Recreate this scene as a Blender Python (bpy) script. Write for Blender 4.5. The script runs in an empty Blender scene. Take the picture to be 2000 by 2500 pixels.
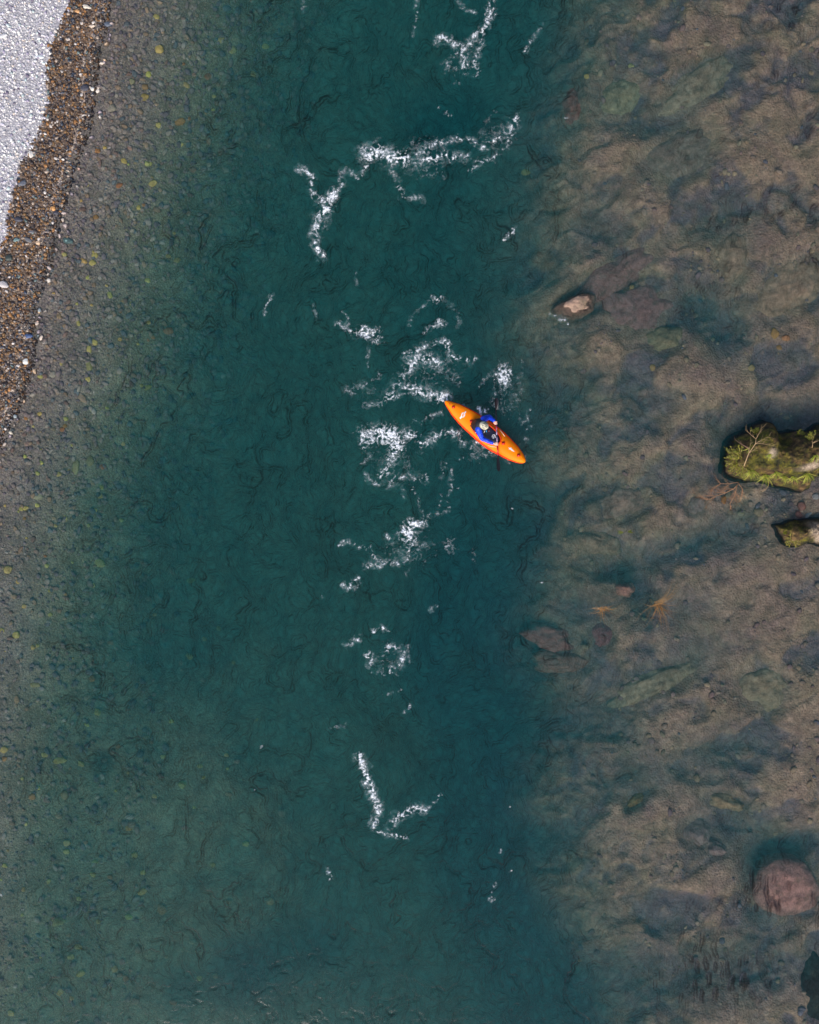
import bpy, math, random
import numpy as np
from mathutils import Vector, Matrix, noise as mnoise
SC = bpy.context.scene
COL = SC.collection
R = math.radians
random.seed(7); RNG = np.random.default_rng(11)

# ------------------------------------------------------------------ camera, sky, sun, exposure
H = 28.0                       # drone height above the water
PPM = 91.4                     # photograph pixels per metre on the water
cam = bpy.data.cameras.new('camera'); cam_o = bpy.data.objects.new('camera', cam); COL.objects.link(cam_o)
cam_o.location = (0, 0, H); cam.sensor_fit = 'VERTICAL'; cam.sensor_height = 24
cam.lens = 24*H/(2500/PPM); cam.clip_end = 600; cam.clip_start = .5
SC.camera = cam_o
SUN_EL, SUN_AZ = 40, 190       # azimuth as a compass bearing, north is the top of the picture
w = bpy.data.worlds.new('World'); SC.world = w; w.use_nodes = True
sky = w.node_tree.nodes.new('ShaderNodeTexSky'); sky.sky_type = 'NISHITA'; sky.sun_disc = False
sky.sun_elevation = R(SUN_EL); sky.sun_rotation = R(SUN_AZ); sky.air_density = 1.0; sky.dust_density = 2.5
w.node_tree.links.new(sky.outputs[0], w.node_tree.nodes['Background'].inputs[0])
w.node_tree.nodes['Background'].inputs[1].default_value = 0.12
sun = bpy.data.lights.new('sun', 'SUN'); sun.energy = 2.25; sun.angle = R(40); sun.color = (1, .95, .88)
sun_o = bpy.data.objects.new('sun', sun); COL.objects.link(sun_o)
sun_o.rotation_euler = (R(90-SUN_EL), 0, R(180-SUN_AZ)); sun_o.location = (0, -20, 30)
SC.view_settings.view_transform = 'Standard'; SC.view_settings.look = 'None'
SC.view_settings.gamma = 1; SC.view_settings.exposure = 0.56
SC.cycles.volume_bounces = 1; SC.cycles.max_bounces = 8; SC.cycles.transparent_max_bounces = 12
SC.cycles.sample_clamp_indirect = 4

# ------------------------------------------------------------------ coordinates
def P(px, py, z=0.0):
    """photograph pixel -> world point at height z"""
    k = (H-z)/H/PPM
    return ((px-1000)*k, (1250-py)*k, z)
def PZ(zx, zy, z=0.0):         # pixel of the kayak close-up
    return P(1060+zx/6.9, 950+zy/6.9, z)

# ------------------------------------------------------------------ numpy noise
_perm = RNG.permutation(256).astype(np.int32); _perm = np.concatenate([_perm, _perm])
def _h(ix, iy): return _perm[(_perm[ix & 255] + iy) & 255]
_ga = np.linspace(0, 2*np.pi, 256, endpoint=False); _gx, _gy = np.cos(_ga), np.sin(_ga)
def perlin(x, y):
    xi = np.floor(x).astype(np.int32); yi = np.floor(y).astype(np.int32); xf = x-xi; yf = y-yi
    u = xf*xf*xf*(xf*(xf*6-15)+10); v = yf*yf*yf*(yf*(yf*6-15)+10)
    def g(i, j, dx, dy):
        h = _h(xi+i, yi+j); return _gx[h]*dx+_gy[h]*dy
    a = g(0, 0, xf, yf); b = g(1, 0, xf-1, yf); c = g(0, 1, xf, yf-1); d = g(1, 1, xf-1, yf-1)
    return ((a+(b-a)*u)*(1-v)+(c+(d-c)*u)*v)*1.5
def fbm(x, y, o=4, lac=2.03, g=.5):
    s = 0; a = 1; n = 0
    for i in range(o):
        s = s+a*perlin(x+17.3*i, y-9.1*i); n += a; a *= g; x = x*lac; y = y*lac
    return s/n
def ridge(x, y, o=4, lac=2.1, g=.55):
    s = 0; a = 1; n = 0
    for i in range(o):
        s = s+a*(1-np.abs(perlin(x+31.7*i, y+5.3*i))*1.6); n += a; a *= g; x = x*lac; y = y*lac
    return s/n
def worley(x, y, seed=0):
    xi = np.floor(x).astype(np.int32); yi = np.floor(y).astype(np.int32)
    f1 = np.full(x.shape, 9.); f2 = np.full(x.shape, 9.); idd = np.zeros(x.shape, np.int32)
    for i in (-1, 0, 1):
        for j in (-1, 0, 1):
            h = _h(xi+i+seed, yi+j); h2 = _perm[h+37 & 255]
            d = np.hypot(xi+i+.15+.7*h/255-x, yi+j+.15+.7*h2/255-y)
            near = d < f1
            f2 = np.where(near, f1, np.minimum(f2, d)); idd = np.where(near, h, idd); f1 = np.where(near, d, f1)
    return f1, f2, idd
def sstep(a, b, x):
    t = np.clip((x-a)/(b-a), 0, 1); return t*t*(3-2*t)

# ------------------------------------------------------------------ object helpers
def tag(o, label=None, cat=None, group=None, kind=None):
    if label: o['label'] = label
    if cat: o['category'] = cat
    if group: o['group'] = group
    if kind: o['kind'] = kind
    return o
def link(name, me, mat=None, parent=None, smooth=True):
    o = bpy.data.objects.new(name, me); COL.objects.link(o)
    if mat is not None and not me.materials: me.materials.append(mat)
    if smooth and len(me.polygons): me.polygons.foreach_set('use_smooth', np.ones(len(me.polygons), bool))
    if parent is not None: o.parent = parent
    return o
def mesh_np(name, V, F, mat, parent=None, smooth=True, attrs=None, cols=None):
    """V (n,3), F (m,k) int array of equal-size faces"""
    V = np.asarray(V, np.float32); F = np.asarray(F, np.int32)
    me = bpy.data.meshes.new(name); k = F.shape[1]
    me.vertices.add(len(V)); me.vertices.foreach_set('co', V.ravel())
    me.loops.add(F.size); me.loops.foreach_set('vertex_index', F.ravel())
    me.polygons.add(len(F)); me.polygons.foreach_set('loop_start', np.arange(0, F.size, k, dtype=np.int32))
    me.polygons.foreach_set('loop_total', np.full(len(F), k, np.int32))
    me.update(calc_edges=True)
    for n, a in (attrs or {}).items():
        at = me.attributes.new(n, 'FLOAT', 'POINT'); at.data.foreach_set('value', np.asarray(a, np.float32).ravel())
    for n, a in (cols or {}).items():
        at = me.attributes.new(n, 'FLOAT_COLOR', 'POINT')
        c = np.ones((len(V), 4), np.float32); c[:, :3] = a; at.data.foreach_set('color', c.ravel())
    return link(name, me, mat, parent, smooth)
def mesh_py(name, V, F, mat, parent=None, smooth=True):
    me = bpy.data.meshes.new(name); me.from_pydata([tuple(v) for v in V], [], F); me.update()
    return link(name, me, mat, parent, smooth)
def empty(name, loc, rz=0):
    o = bpy.data.objects.new(name, None); COL.objects.link(o); o.location = loc; o.rotation_euler = (0, 0, rz)
    o.empty_display_size = .2; return o
def grid_faces(nx, ny):
    i = np.arange(nx*ny).reshape(ny, nx)
    return np.stack([i[:-1, :-1], i[:-1, 1:], i[1:, 1:], i[1:, :-1]], -1).reshape(-1, 4)
class MB:
    """collects shapes into one mesh"""
    def __init__(s): s.V = []; s.F = []
    def add(s, V, F):
        b = len(s.V); s.V += [tuple(v) for v in V]; s.F += [tuple(i+b for i in f) for f in F]; return s
    def tube(s, pts, rad, n=6, cap=True):
        pts = [Vector(p) for p in pts]
        if not hasattr(rad, '__len__'): rad = [rad]*len(pts)
        V = []; F = []; up = Vector((.13, .31, .94))
        for i, p in enumerate(pts):
            t = (pts[min(i+1, len(pts)-1)]-pts[max(i-1, 0)])
            t = t.normalized() if t.length > 1e-9 else Vector((1, 0, 0))
            a = t.cross(up); a = a.normalized() if a.length > 1e-4 else t.cross(Vector((1, 0, 0))).normalized()
            b = a.cross(t)
            for k in range(n):
                an = 2*math.pi*k/n; V.append(p+(a*math.cos(an)+b*math.sin(an))*rad[i])
        for i in range(len(pts)-1):
            for k in range(n):
                F.append((i*n+k, i*n+(k+1) % n, (i+1)*n+(k+1) % n, (i+1)*n+k))
        if cap: F.append(tuple(range(n))[::-1]); F.append(tuple((len(pts)-1)*n+k for k in range(n)))
        return s.add(V, F)
    def ball(s, c, r, n=10, m=8, M=None):
        c = Vector(c); r = (r, r, r) if not hasattr(r, '__len__') else r
        V = []; F = []
        for i in range(m+1):
            th = math.pi*i/m
            for k in range(n):
                ph = 2*math.pi*k/n
                v = Vector((r[0]*math.sin(th)*math.cos(ph), r[1]*math.sin(th)*math.sin(ph), r[2]*math.cos(th)))
                V.append(c+(M @ v if M else v))
        for i in range(m):
            for k in range(n): F.append((i*n+k, (i+1)*n+k, (i+1)*n+(k+1) % n, i*n+(k+1) % n))
        return s.add(V, F)
    def box(s, c, d, M=None):
        c = Vector(c); V = []
        for z in (-1, 1):
            for x, y in ((-1, -1), (1, -1), (1, 1), (-1, 1)):
                v = Vector((x*d[0]/2, y*d[1]/2, z*d[2]/2)); V.append(c+(M @ v if M else v))
        return s.add(V, [(3, 2, 1, 0), (4, 5, 6, 7), (0, 1, 5, 4), (1, 2, 6, 5), (2, 3, 7, 6), (3, 0, 4, 7)])
    def build(s, name, mat, parent=None, smooth=True): return mesh_py(name, s.V, s.F, mat, parent, smooth)

# ------------------------------------------------------------------ material helpers
class NT:
    def __init__(s, name):
        s.m = bpy.data.materials.new(name); s.m.use_nodes = True; s.t = s.m.node_tree; s.t.nodes.clear()
        s.out = s.n('ShaderNodeOutputMaterial')
    def n(s, typ, **kw):
        nd = s.t.nodes.new(typ)
        for k, v in kw.items():
            if k.startswith('i_'):
                key = k[2:]; key = int(key) if key.isdigit() else key.replace('_', ' ')
                s.set(nd, key, v)
            else: setattr(nd, k, v)
        return nd
    def set(s, nd, key, v):
        if isinstance(v, bpy.types.NodeSocket): s.t.links.new(v, nd.inputs[key])
        elif isinstance(v, bpy.types.Node): s.t.links.new(v.outputs[0], nd.inputs[key])
        else: nd.inputs[key].default_value = v
    def math(s, op, a, b=None, c=None, clamp=False):
        nd = s.n('ShaderNodeMath', operation=op, use_clamp=clamp); s.set(nd, 0, a)
        if b is not None: s.set(nd, 1, b)
        if c is not None: s.set(nd, 2, c)
        return nd.outputs[0]
    def vmath(s, op, a, b=None):
        nd = s.n('ShaderNodeVectorMath', operation=op); s.set(nd, 0, a)
        if b is not None: s.set(nd, 1, b)
        return nd.outputs[0]
    def scale(s, a, f):
        nd = s.n('ShaderNodeVectorMath', operation='SCALE'); s.set(nd, 0, a); s.set(nd, 'Scale', f); return nd.outputs[0]
    def mix(s, f, a, b, mode='MIX'):
        nd = s.n('ShaderNodeMix', data_type='RGBA', blend_type=mode)
        s.set(nd, 0, f); s.set(nd, 6, a); s.set(nd, 7, b); return nd.outputs[2]
    def ramp(s, f, stops, interp='LINEAR'):
        nd = s.n('ShaderNodeValToRGB'); s.set(nd, 0, f); cr = nd.color_ramp; cr.interpolation = interp
        while len(cr.elements) < len(stops): cr.elements.new(.5)
        for e, (p, c) in zip(cr.elements, stops):
            e.position = p; e.color = (c, c, c, 1) if not hasattr(c, '__len__') else (*c, 1)
        return nd.outputs[0]
    def noise(s, vec, sc, det=4, rough=.55, dist=0.0, lac=2.0):
        nd = s.n('ShaderNodeTexNoise'); s.set(nd, 'Vector', vec); nd.inputs['Scale'].default_value = sc
        nd.inputs['Detail'].default_value = det; nd.inputs['Roughness'].default_value = rough
        nd.inputs['Distortion'].default_value = dist; nd.inputs['Lacunarity'].default_value = lac; return nd
    def coord(s): return s.n('ShaderNodeTexCoord').outputs['Object']
    def attr(s, name, o='Fac'): return s.n('ShaderNodeAttribute', attribute_name=name).outputs[o]
    def bump(s, h, st=.5, d=.02, nrm=None):
        nd = s.n('ShaderNodeBump'); s.set(nd, 'Height', h); s.set(nd, 'Strength', st); nd.inputs['Distance'].default_value = d
        if nrm is not None: s.set(nd, 'Normal', nrm)
        return nd.outputs[0]
    def pbr(s, col, rough=.6, nrm=None, **kw):
        nd = s.n('ShaderNodeBsdfPrincipled'); s.set(nd, 'Base Color', col if not isinstance(col, tuple) else (*col[:3], 1)); s.set(nd, 'Roughness', rough)
        if nrm is not None: s.set(nd, 'Normal', nrm)
        for k, v in kw.items(): s.set(nd, k.replace('_', ' '), v)
        s.t.links.new(nd.outputs[0], s.out.inputs[0]); return nd
def simple(name, col, rough=.5, bump=0, bs=60, var=.0, **kw):
    t = NT(name); c = t.coord(); n = t.noise(c, bs, 4, .6)
    colr = (*col, 1)
    if var: colr = t.mix(t.math('MULTIPLY', t.math('SUBTRACT', t.noise(c, bs*.3, 5, .65).outputs[0], .3, clamp=True), var*2, clamp=True), (*col, 1), (*[x*.45 for x in col], 1))
    t.pbr(colr, rough, t.bump(n.outputs[0], bump, .01) if bump else None, **kw); return t.m

# ------------------------------------------------------------------ depth of the river
# waterline of the left bank (photo px), by y
WL_Y = [-2500, -400, 0, 60, 130, 200, 290, 350, 420, 470, 540, 600, 660, 720, 780, 840, 920, 980, 1100, 1200, 1500, 2000, 2500, 4500]
WL_X = [620, 300, 240, 235, 215, 207, 198, 180, 155, 140, 118, 105, 95, 70, 54, 58, 50, 25, -25, -55, -110, -180, -240, -420]
DW_Y = [-2500, -400, 0, 60, 120, 200, 280, 330, 380, 430, 480, 560, 600, 660, 800, 1200, 4500]
DW_X = [560, 240, 172, 157, 126, 117, 120, 97, 68, 50, 32, 20, 12, -4, -40, -130, -500]
XR_Y = [-2500, 0, 300, 600, 800, 1000, 1200, 1400, 1600, 1800, 2000, 2300, 2500, 4500]
XR_X = [1500, 1420, 1330, 1300, 1270, 1330, 1350, 1320, 1270, 1330, 1300, 1400, 1480, 1500]
SL_Y = [-2500, 0, 300, 900, 1300, 1700, 2100, 2500, 4500]
SL_D = [.24, .26, .31, .34, .31, .25, .19, .17, .16]

# submerged boulders: px, py, rx, ry, angle (deg, counter-clockwise), depth of the top (m), colour, label
BOULD = [
 (1505, 668, 118, 42, 33, .27, (.52, .28, .24), 'mauve rock slab under water just above the small tan rock that breaks the surface'),
 (1560, 750, 78, 62, 10, .25, (.50, .27, .24), 'broad mauve boulder under water right of the small tan rock, yellow pebble on its edge'),
 (1399, 255, 27, 44, 5, .50, (.66, .24, .18), 'lone reddish boulder deep under blue water in the upper right'),
 (1796, 626, 46, 62, -12, .17, (.36, .25, .17), 'egg shaped tan boulder under shallow water beside the dark ripples'),
 (1664, 372, 92, 62, 28, .24, (.30, .22, .17), 'wide grey tan boulder under water in the upper right, largest of the pale ones there'),
 (1706, 200, 104, 42, 38, .22, (.38, .29, .2), 'long diagonal tan ledge under water near the top right'),
 (1520, 232, 66, 42, 25, .30, (.38, .31, .19), 'olive tan boulder under water between the reddish boulder and the long diagonal ledge'),
 (1935, 700, 100, 58, 35, .12, (.40, .27, .18), 'large flat tan rock under shallow water at the right edge above the mossy rock'),
 (1626, 824, 46, 34, 10, .24, (.30, .24, .14), 'rounded olive tan boulder under water below the broad mauve boulder'),
 (1345, 1556, 66, 31, -14, .46, (.62, .26, .22), 'upper of two stacked mauve boulders under water at the edge of the deep channel'),
 (1374, 1620, 76, 30, -3, .50, (.56, .29, .22), 'lower of two stacked mauve boulders under water at the edge of the deep channel'),
 (1474, 1552, 30, 36, -5, .40, (.48, .19, .19), 'purple boulder under water directly below the smaller reed tuft'),
 (1529, 1440, 26, 19, 10, .18, (.40, .20, .15), 'small reddish boulder under water above the two reed tufts'),
 (1525, 1226, 62, 38, 12, .25, (.36, .24, .18), 'pinkish tan boulder under water left of the dead branch'),
 (1460, 1325, 64, 30, -12, .27, (.34, .24, .16), 'long tan boulder under water midway between kayak and lower mossy rock'),
 (1610, 1668, 118, 36, 22, .27, (.38, .29, .19), 'long diagonal tan ledge under water below the reed tufts'),
 (1868, 1680, 64, 50, 0, .15, (.37, .28, .18), 'round tan boulder under water right of the long lower ledge'),
 (1704, 1232, 25, 23, 10, .22, (.30, .22, .19), 'squarish grey mauve boulder under water just below left of the dead branch'),
 (1557, 1960, 31, 17, 42, .40, (.62, .36, .12), 'bright orange tan stone under water in the lower right, alone in a dark hollow'),
 (1776, 1962, 50, 21, -14, .26, (.44, .28, .16), 'long tan boulder under water right of the bright orange tan stone'),
 (1706, 2038, 38, 32, -5, .26, (.30, .21, .19), 'grey mauve boulder under water, larger of the touching pair left of the pink boulder'),
 (1754, 2077, 27, 19, -20, .22, (.34, .22, .20), 'small mauve boulder under water, smaller of the touching pair left of the pink boulder'),
]
HOLL = [(1100, 230, 90, 60, .5), (1470, 540, 70, 60, .2), (1760, 540, 110, 40, .22), (1700, 740, 80, 70, .35), (1780, 800, 60, 80, .35), (1620, 290, 80, 28, .3),
        (1900, 1030, 130, 45, .35), (1790, 1100, 50, 70, .25), (1520, 1390, 80, 26, .4), (1570, 1440, 40, 45, .4), (1790, 1300, 90, 60, .25),
        (1640, 1330, 140, 32, .25), (1760, 1860, 120, 70, .22), (1560, 1900, 120, 60, .25), (1780, 2030, 90, 70, .3), (1880, 2120, 60, 100, .35), (1960, 2070, 80, 40, .35),
        (1400, 1770, 160, 70, .35), (1350, 2060, 120, 60, .3), (1700, 1590, 110, 50, .2), (1430, 1500, 80, 60, .25), (1310, 1590, 40, 100, .3), (1500, 2400, 260, 90, .25), (1800, 2380, 200, 90, .22),
        (600, 2400, 130, 90, .45), (770, 2350, 80, 60, .3), (230, 1870, 22, 26, .25), (430, 1600, 120, 80, .15), (430, 2440, 60, 60, .2), (1250, 1750, 100, 160, .25),
        (1600, 980, 60, 40, .22), (1400, 1000, 70, 80, .2), (1640, 1500, 120, 50, .22), (1540, 1800, 50, 50, .2), (1750, 2280, 200, 40, -.05)]
def ell(x, y, px, py, rx, ry, ang):
    cx, cy, _ = P(px, py); a = R(ang); dx, dy = x-cx, y-cy
    return ((dx*math.cos(a)+dy*math.sin(a))/(rx/PPM))**2+((-dx*math.sin(a)+dy*math.cos(a))/(ry/PPM))**2
def shore_t(x, y):
    py = 1250-y*PPM
    return (x*PPM+1000-np.interp(py, WL_Y, WL_X))/PPM
def bed_z(x, y, fine=True):
    px = x*PPM+1000; py = 1250-y*PPM
    wob = .18*fbm(x*.55+3, y*.55, 3)+(.05*fbm(x*2.4, y*2.4, 3) if fine else 0)
    t = shore_t(x, y)+wob
    sl = np.interp(py, SL_Y, SL_D)
    dl = np.where(t > 0, t*(np.interp(py, [900, 1500], [.10, .17])+np.interp(py, [1100, 1700], [.46, .30])*sl*sstep(.6, 5.2, t)), t*.10)
    low = sstep(1150, 2000, py)*sstep(1150, 380, px+190*fbm(x*.35, y*.35, 4)); cap = 2.0-1.22*low
    dl = np.where(dl > cap*.6, cap*.6+cap*.4*np.tanh((dl-cap*.6)/(cap*.4)), dl)-.10*fbm(x*.7+9, y*.7-4, 3)*sstep(.5, 3, t)
    t2 = (px+55*fbm(x*.35, y*.35, 4)-np.interp(py, XR_Y, XR_X))/PPM
    dr = 1.55-1.20*sstep(-3.2, 2.0, t2)-.22*sstep(.6, 4.0, t2)
    # lumps of the rocky right-hand bed, drawn out along the grain of the ledge
    a = R(28); u = x*math.cos(a)+y*math.sin(a); v = -x*math.sin(a)+y*math.cos(a)
    uu = u*.62+.7*fbm(x*.6, y*.6, 3); vv = v*1.15+.7*fbm(x*.6+20, y*.6, 3)
    f1, f2, idd = worley(uu, vv); e = sstep(0, .42, f2-f1)
    m = sstep(-1.6, .8, t2)*sstep(22, 14, x)
    br = fbm(u*.5+.7*fbm(x, y, 2), v*.78+.5*fbm(x+7, y, 2), 4); lump = .17*np.tanh(br*2.6)+(e-.7)*.05+(idd/255-.5)*.05+.07*fbm(u*1.1, v*1.7, 3)
    dr = dr-lump*m
    if fine: dr = dr-m*(.03*fbm(u*2.5, v*3.5, 4)+.015*fbm(x*9, y*9, 3))
    dr = .11+.5*((dr-.11)+np.sqrt((dr-.11)**2+.006))
    # smooth minimum of the two banks
    k = .35; h = np.clip(.5+.5*(dr-dl)/k, 0, 1)
    d = dr*(1-h)+dl*h-k*h*(1-h)
    d = np.where(dl < .02, dl, d)
    gate = sstep(.3, 1.0, d) if False else 1
    for (hx, hy, rx, ry, dep) in HOLL:
        q = ell(x, y, hx, hy, rx, ry, 12); d = d+dep*np.exp(-q)*(dl > .05)
    for b in BOULD:
        q = np.sqrt(ell(x, y, *b[:5])); wg = np.exp(-(q/1.08)**4); d = d*(1-wg)+np.maximum(d, b[5]+.16)*wg; d = d+.04*np.exp(-((q-1.12)/.3)**2)
    for b in ((1409, 742, 44, 24, 15), (1928, 2174, 78, 78, 0), (1560, 700, 60, 20, 30)):
        q = np.sqrt(ell(x, y, *b)); d = d+.15*np.exp(-((q-1.15)/.4)**2)
    # the right bank rises far outside the picture
    d = d-np.maximum(0, x-13.5)*.35
    return -d

def axis(lo, hi, step, ext):
    c = np.arange(lo, hi+step/2, step); g = [step*1.6]
    while sum(g) < ext: g.append(g[-1]*1.35)
    o = np.cumsum(g); return np.concatenate([(lo-o)[::-1], c, hi+o])

# ------------------------------------------------------------------ river bed and beach: one sheet
def m_bed():
    t = NT('river bed'); c = t.coord(); rocky = t.attr('rocky'); wet = t.attr('wet'); dist = t.noise(c, 3.0, 3, .6)
    cc = t.vmath('ADD', c, t.scale(t.vmath('SUBTRACT', dist.outputs['Color'], (.5, .5, .5)), .06))
    def vor(sc, feat='F1'):
        nd = t.n('ShaderNodeTexVoronoi', feature=feat); t.set(nd, 'Vector', cc); nd.inputs['Scale'].default_value = sc; return nd
    v1 = vor(17); v2 = vor(34); e1 = vor(17, 'DISTANCE_TO_EDGE')
    r1 = t.n('ShaderNodeSeparateColor'); t.set(r1, 0, v1.outputs['Color'])
    r2 = t.n('ShaderNodeSeparateColor'); t.set(r2, 0, v2.outputs['Color'])
    dry = t.mix(.5, t.ramp(r1.outputs[0], [(0, (.25, .23, .26)), (.3, (.42, .40, .44)), (.7, (.55, .54, .56)), (1, (.66, .62, .58))]),
                t.ramp(r2.outputs[1], [(0, (.28, .27, .30)), (.5, (.48, .46, .50)), (1, (.68, .66, .66))]))
    wetc = t.mix(.5, t.ramp(r1.outputs[1], [(0, (.05, .035, .03)), (.4, (.12, .07, .04)), (.7, (.20, .13, .09)), (.9, (.30, .16, .07)), (1, (.5, .42, .34))]),
                 t.ramp(r2.outputs[0], [(0, (.06, .04, .035)), (.5, (.15, .10, .07)), (1, (.30, .25, .2))]))
    under = t.mix(.45, t.ramp(r1.outputs[2], [(0, (.44, .35, .33)), (.4, (.60, .48, .42)), (.7, (.66, .55, .45)), (.93, (.74, .58, .38)), (1, (.78, .70, .48))]),
                  t.ramp(r2.outputs[2], [(0, (.42, .33, .32)), (.5, (.60, .48, .42)), (1, (.70, .61, .51))]))
    big = t.noise(c, .9, 5, .62, .5); mid = t.noise(c, 3.2, 6, .68, .8); fin = t.noise(c, 14, 5, .7, .3)
    rock = t.ramp(big.outputs[0], [(.25, (.46, .28, .25)), (.42, (.59, .38, .28)), (.55, (.70, .46, .31)), (.7, (.60, .43, .27)), (.85, (.68, .38, .30))])
    rock = t.mix(.7, rock, t.ramp(mid.outputs[0], [(.28, .35), (.5, .95), (.72, 1.35)]), 'MULTIPLY')
    rock = t.mix(.6, rock, t.ramp(fin.outputs[0], [(.3, .6), (.5, 1.0), (.7, 1.3)]), 'MULTIPLY')
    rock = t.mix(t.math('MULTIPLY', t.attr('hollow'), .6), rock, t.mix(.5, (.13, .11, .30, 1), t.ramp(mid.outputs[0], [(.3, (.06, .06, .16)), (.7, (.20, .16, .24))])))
    under = t.mix(t.math('MULTIPLY', t.attr('far'), .7), under, t.ramp(big.outputs[0], [(.3, (.42, .47, .25)), (.5, (.68, .62, .34)), (.7, (.54, .58, .30))]))
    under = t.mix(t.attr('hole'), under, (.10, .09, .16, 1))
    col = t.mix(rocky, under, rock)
    algae = t.ramp(t.noise(c, 1.6, 5, .6, .4).outputs[0], [(.45, 0.0), (.62, .38)])
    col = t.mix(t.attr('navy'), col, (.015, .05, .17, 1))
    col = t.mix(t.math('MULTIPLY', algae, t.math('SUBTRACT', 1.0, t.attr('land'))), col, (.15, .15, .075, 1))
    land = t.mix(wet, dry, wetc)
    col = t.mix(t.attr('land'), col, land)
    gap = t.ramp(e1.outputs[0], [(0, .35), (.12, 1.0)])
    col = t.mix(t.math('MULTIPLY', t.math('SUBTRACT', 1.0, rocky), .7), col, gap, 'MULTIPLY')
    hgt = t.math('MULTIPLY_ADD', fin.outputs[0], .6, t.math('MULTIPLY', t.math('SUBTRACT', 1.0, v1.outputs[0]), .8))
    t.pbr(col, t.math('MULTIPLY_ADD', wet, -.35, .9), t.bump(hgt, .9, .03))
    return t.m
xs = axis(-12.6, 12.6, .045, 70); ys = axis(-15.4, 15.4, .045, 70)
X, Y = np.meshgrid(xs, ys); Zb = bed_z(X, Y)
pxg = X*PPM+1000; pyg = 1250-Y*PPM
land = sstep(-.02, .10, -(shore_t(X, Y)+.18*fbm(X*.55+3, Y*.55, 3)+.05*fbm(X*2.4, Y*2.4, 3)))
dry_t = (pxg-np.interp(pyg, DW_Y, DW_X))/PPM+.16*fbm(X*2.2, Y*2.2, 4)+.05*fbm(X*9, Y*9, 2)
wet = sstep(-.05, .05, dry_t)
rocky = sstep(-1.5, .6, (pxg-np.interp(pyg, XR_Y, XR_X))/PPM+.8*fbm(X*.5, Y*.5, 4))
a_ = R(28); u_ = X*math.cos(a_)+Y*math.sin(a_); v_ = -X*math.sin(a_)+Y*math.cos(a_)
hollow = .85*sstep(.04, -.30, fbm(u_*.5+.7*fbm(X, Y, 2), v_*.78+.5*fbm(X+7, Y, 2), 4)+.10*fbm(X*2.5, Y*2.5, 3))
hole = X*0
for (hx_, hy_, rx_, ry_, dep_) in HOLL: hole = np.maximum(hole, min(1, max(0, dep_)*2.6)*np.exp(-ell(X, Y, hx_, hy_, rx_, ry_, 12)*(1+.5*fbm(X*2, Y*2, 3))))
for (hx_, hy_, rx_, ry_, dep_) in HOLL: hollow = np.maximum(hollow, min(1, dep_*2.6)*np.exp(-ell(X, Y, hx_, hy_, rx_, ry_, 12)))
t2_ = (pxg+55*fbm(X*.35, Y*.35, 4)-np.interp(pyg, XR_Y, XR_X))/PPM
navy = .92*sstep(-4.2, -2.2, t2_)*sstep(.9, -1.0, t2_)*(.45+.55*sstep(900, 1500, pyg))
nx, ny = len(xs), len(ys)
MB_ = m_bed()
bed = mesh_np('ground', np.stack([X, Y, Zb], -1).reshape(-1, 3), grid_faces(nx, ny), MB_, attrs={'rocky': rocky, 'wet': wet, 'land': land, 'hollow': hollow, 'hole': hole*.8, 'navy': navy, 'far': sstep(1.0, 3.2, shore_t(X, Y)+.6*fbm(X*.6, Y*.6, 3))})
tag(bed, kind='structure')

# ------------------------------------------------------------------ water: closed body with a rippled top
def m_water():
    t = NT('river water'); c = t.coord()
    cc = t.vmath('ADD', c, t.scale(t.attr('warp', 'Vector'), 1.0))
    f1 = t.noise(t.vmath('MULTIPLY', cc, (1.5, .9, 1)), 9, 5, .72, .3)
    nrm = t.bump(f1.outputs[0], 1.0, .016)
    fr = t.n('ShaderNodeFresnel'); fr.inputs[0].default_value = 1.33; t.set(fr, 'Normal', nrm)
    gl = t.n('ShaderNodeBsdfGlossy'); gl.inputs['Roughness'].default_value = .12
    soft = t.vmath('NORMALIZE', t.vmath('ADD', t.scale(nrm, .09), (0, 0, .91))); t.set(gl, 'Normal', soft)
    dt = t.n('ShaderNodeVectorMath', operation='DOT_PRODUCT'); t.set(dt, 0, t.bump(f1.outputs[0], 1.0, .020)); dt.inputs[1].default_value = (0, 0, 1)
    steep = t.math('SUBTRACT', 1.0, t.math('ABSOLUTE', dt.outputs['Value']))     # ripple shading put into the tint: steep wavelets darken what passes
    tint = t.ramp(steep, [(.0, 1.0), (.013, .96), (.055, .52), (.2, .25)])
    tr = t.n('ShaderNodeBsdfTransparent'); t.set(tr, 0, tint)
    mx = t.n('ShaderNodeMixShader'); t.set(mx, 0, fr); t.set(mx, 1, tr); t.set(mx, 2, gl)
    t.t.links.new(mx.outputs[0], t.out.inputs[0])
    sc = t.n('ShaderNodeVolumeScatter'); ab = t.n('ShaderNodeVolumeAbsorption'); ad = t.n('ShaderNodeAddShader')
    sc.inputs['Color'].default_value = (.065, .70, .79, 1); sc.inputs['Density'].default_value = .66
    ab.inputs['Color'].default_value = (.0, .60, .60, 1); ab.inputs['Density'].default_value = .85
    t.set(ad, 0, sc); t.set(ad, 1, ab); t.t.links.new(ad.outputs[0], t.out.inputs[1])
    return t.m
wx = axis(-12.3, 12.3, .03, 68); wy = axis(-15.0, 15.0, .03, 68)
WX, WY = np.meshgrid(wx, wy)
def warp(x, y):
    ax = .9*fbm(x*.32, y*.32, 3)+.35*fbm(x*1.1+5, y*1.1, 3)+.10*fbm(x*3.4, y*3.4+2, 2)
    ay = .9*fbm(x*.32+30, y*.32, 3)+.35*fbm(x*1.1+45, y*1.1, 3)+.10*fbm(x*3.4, y*3.4+22, 2)
    return ax, ay
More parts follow.
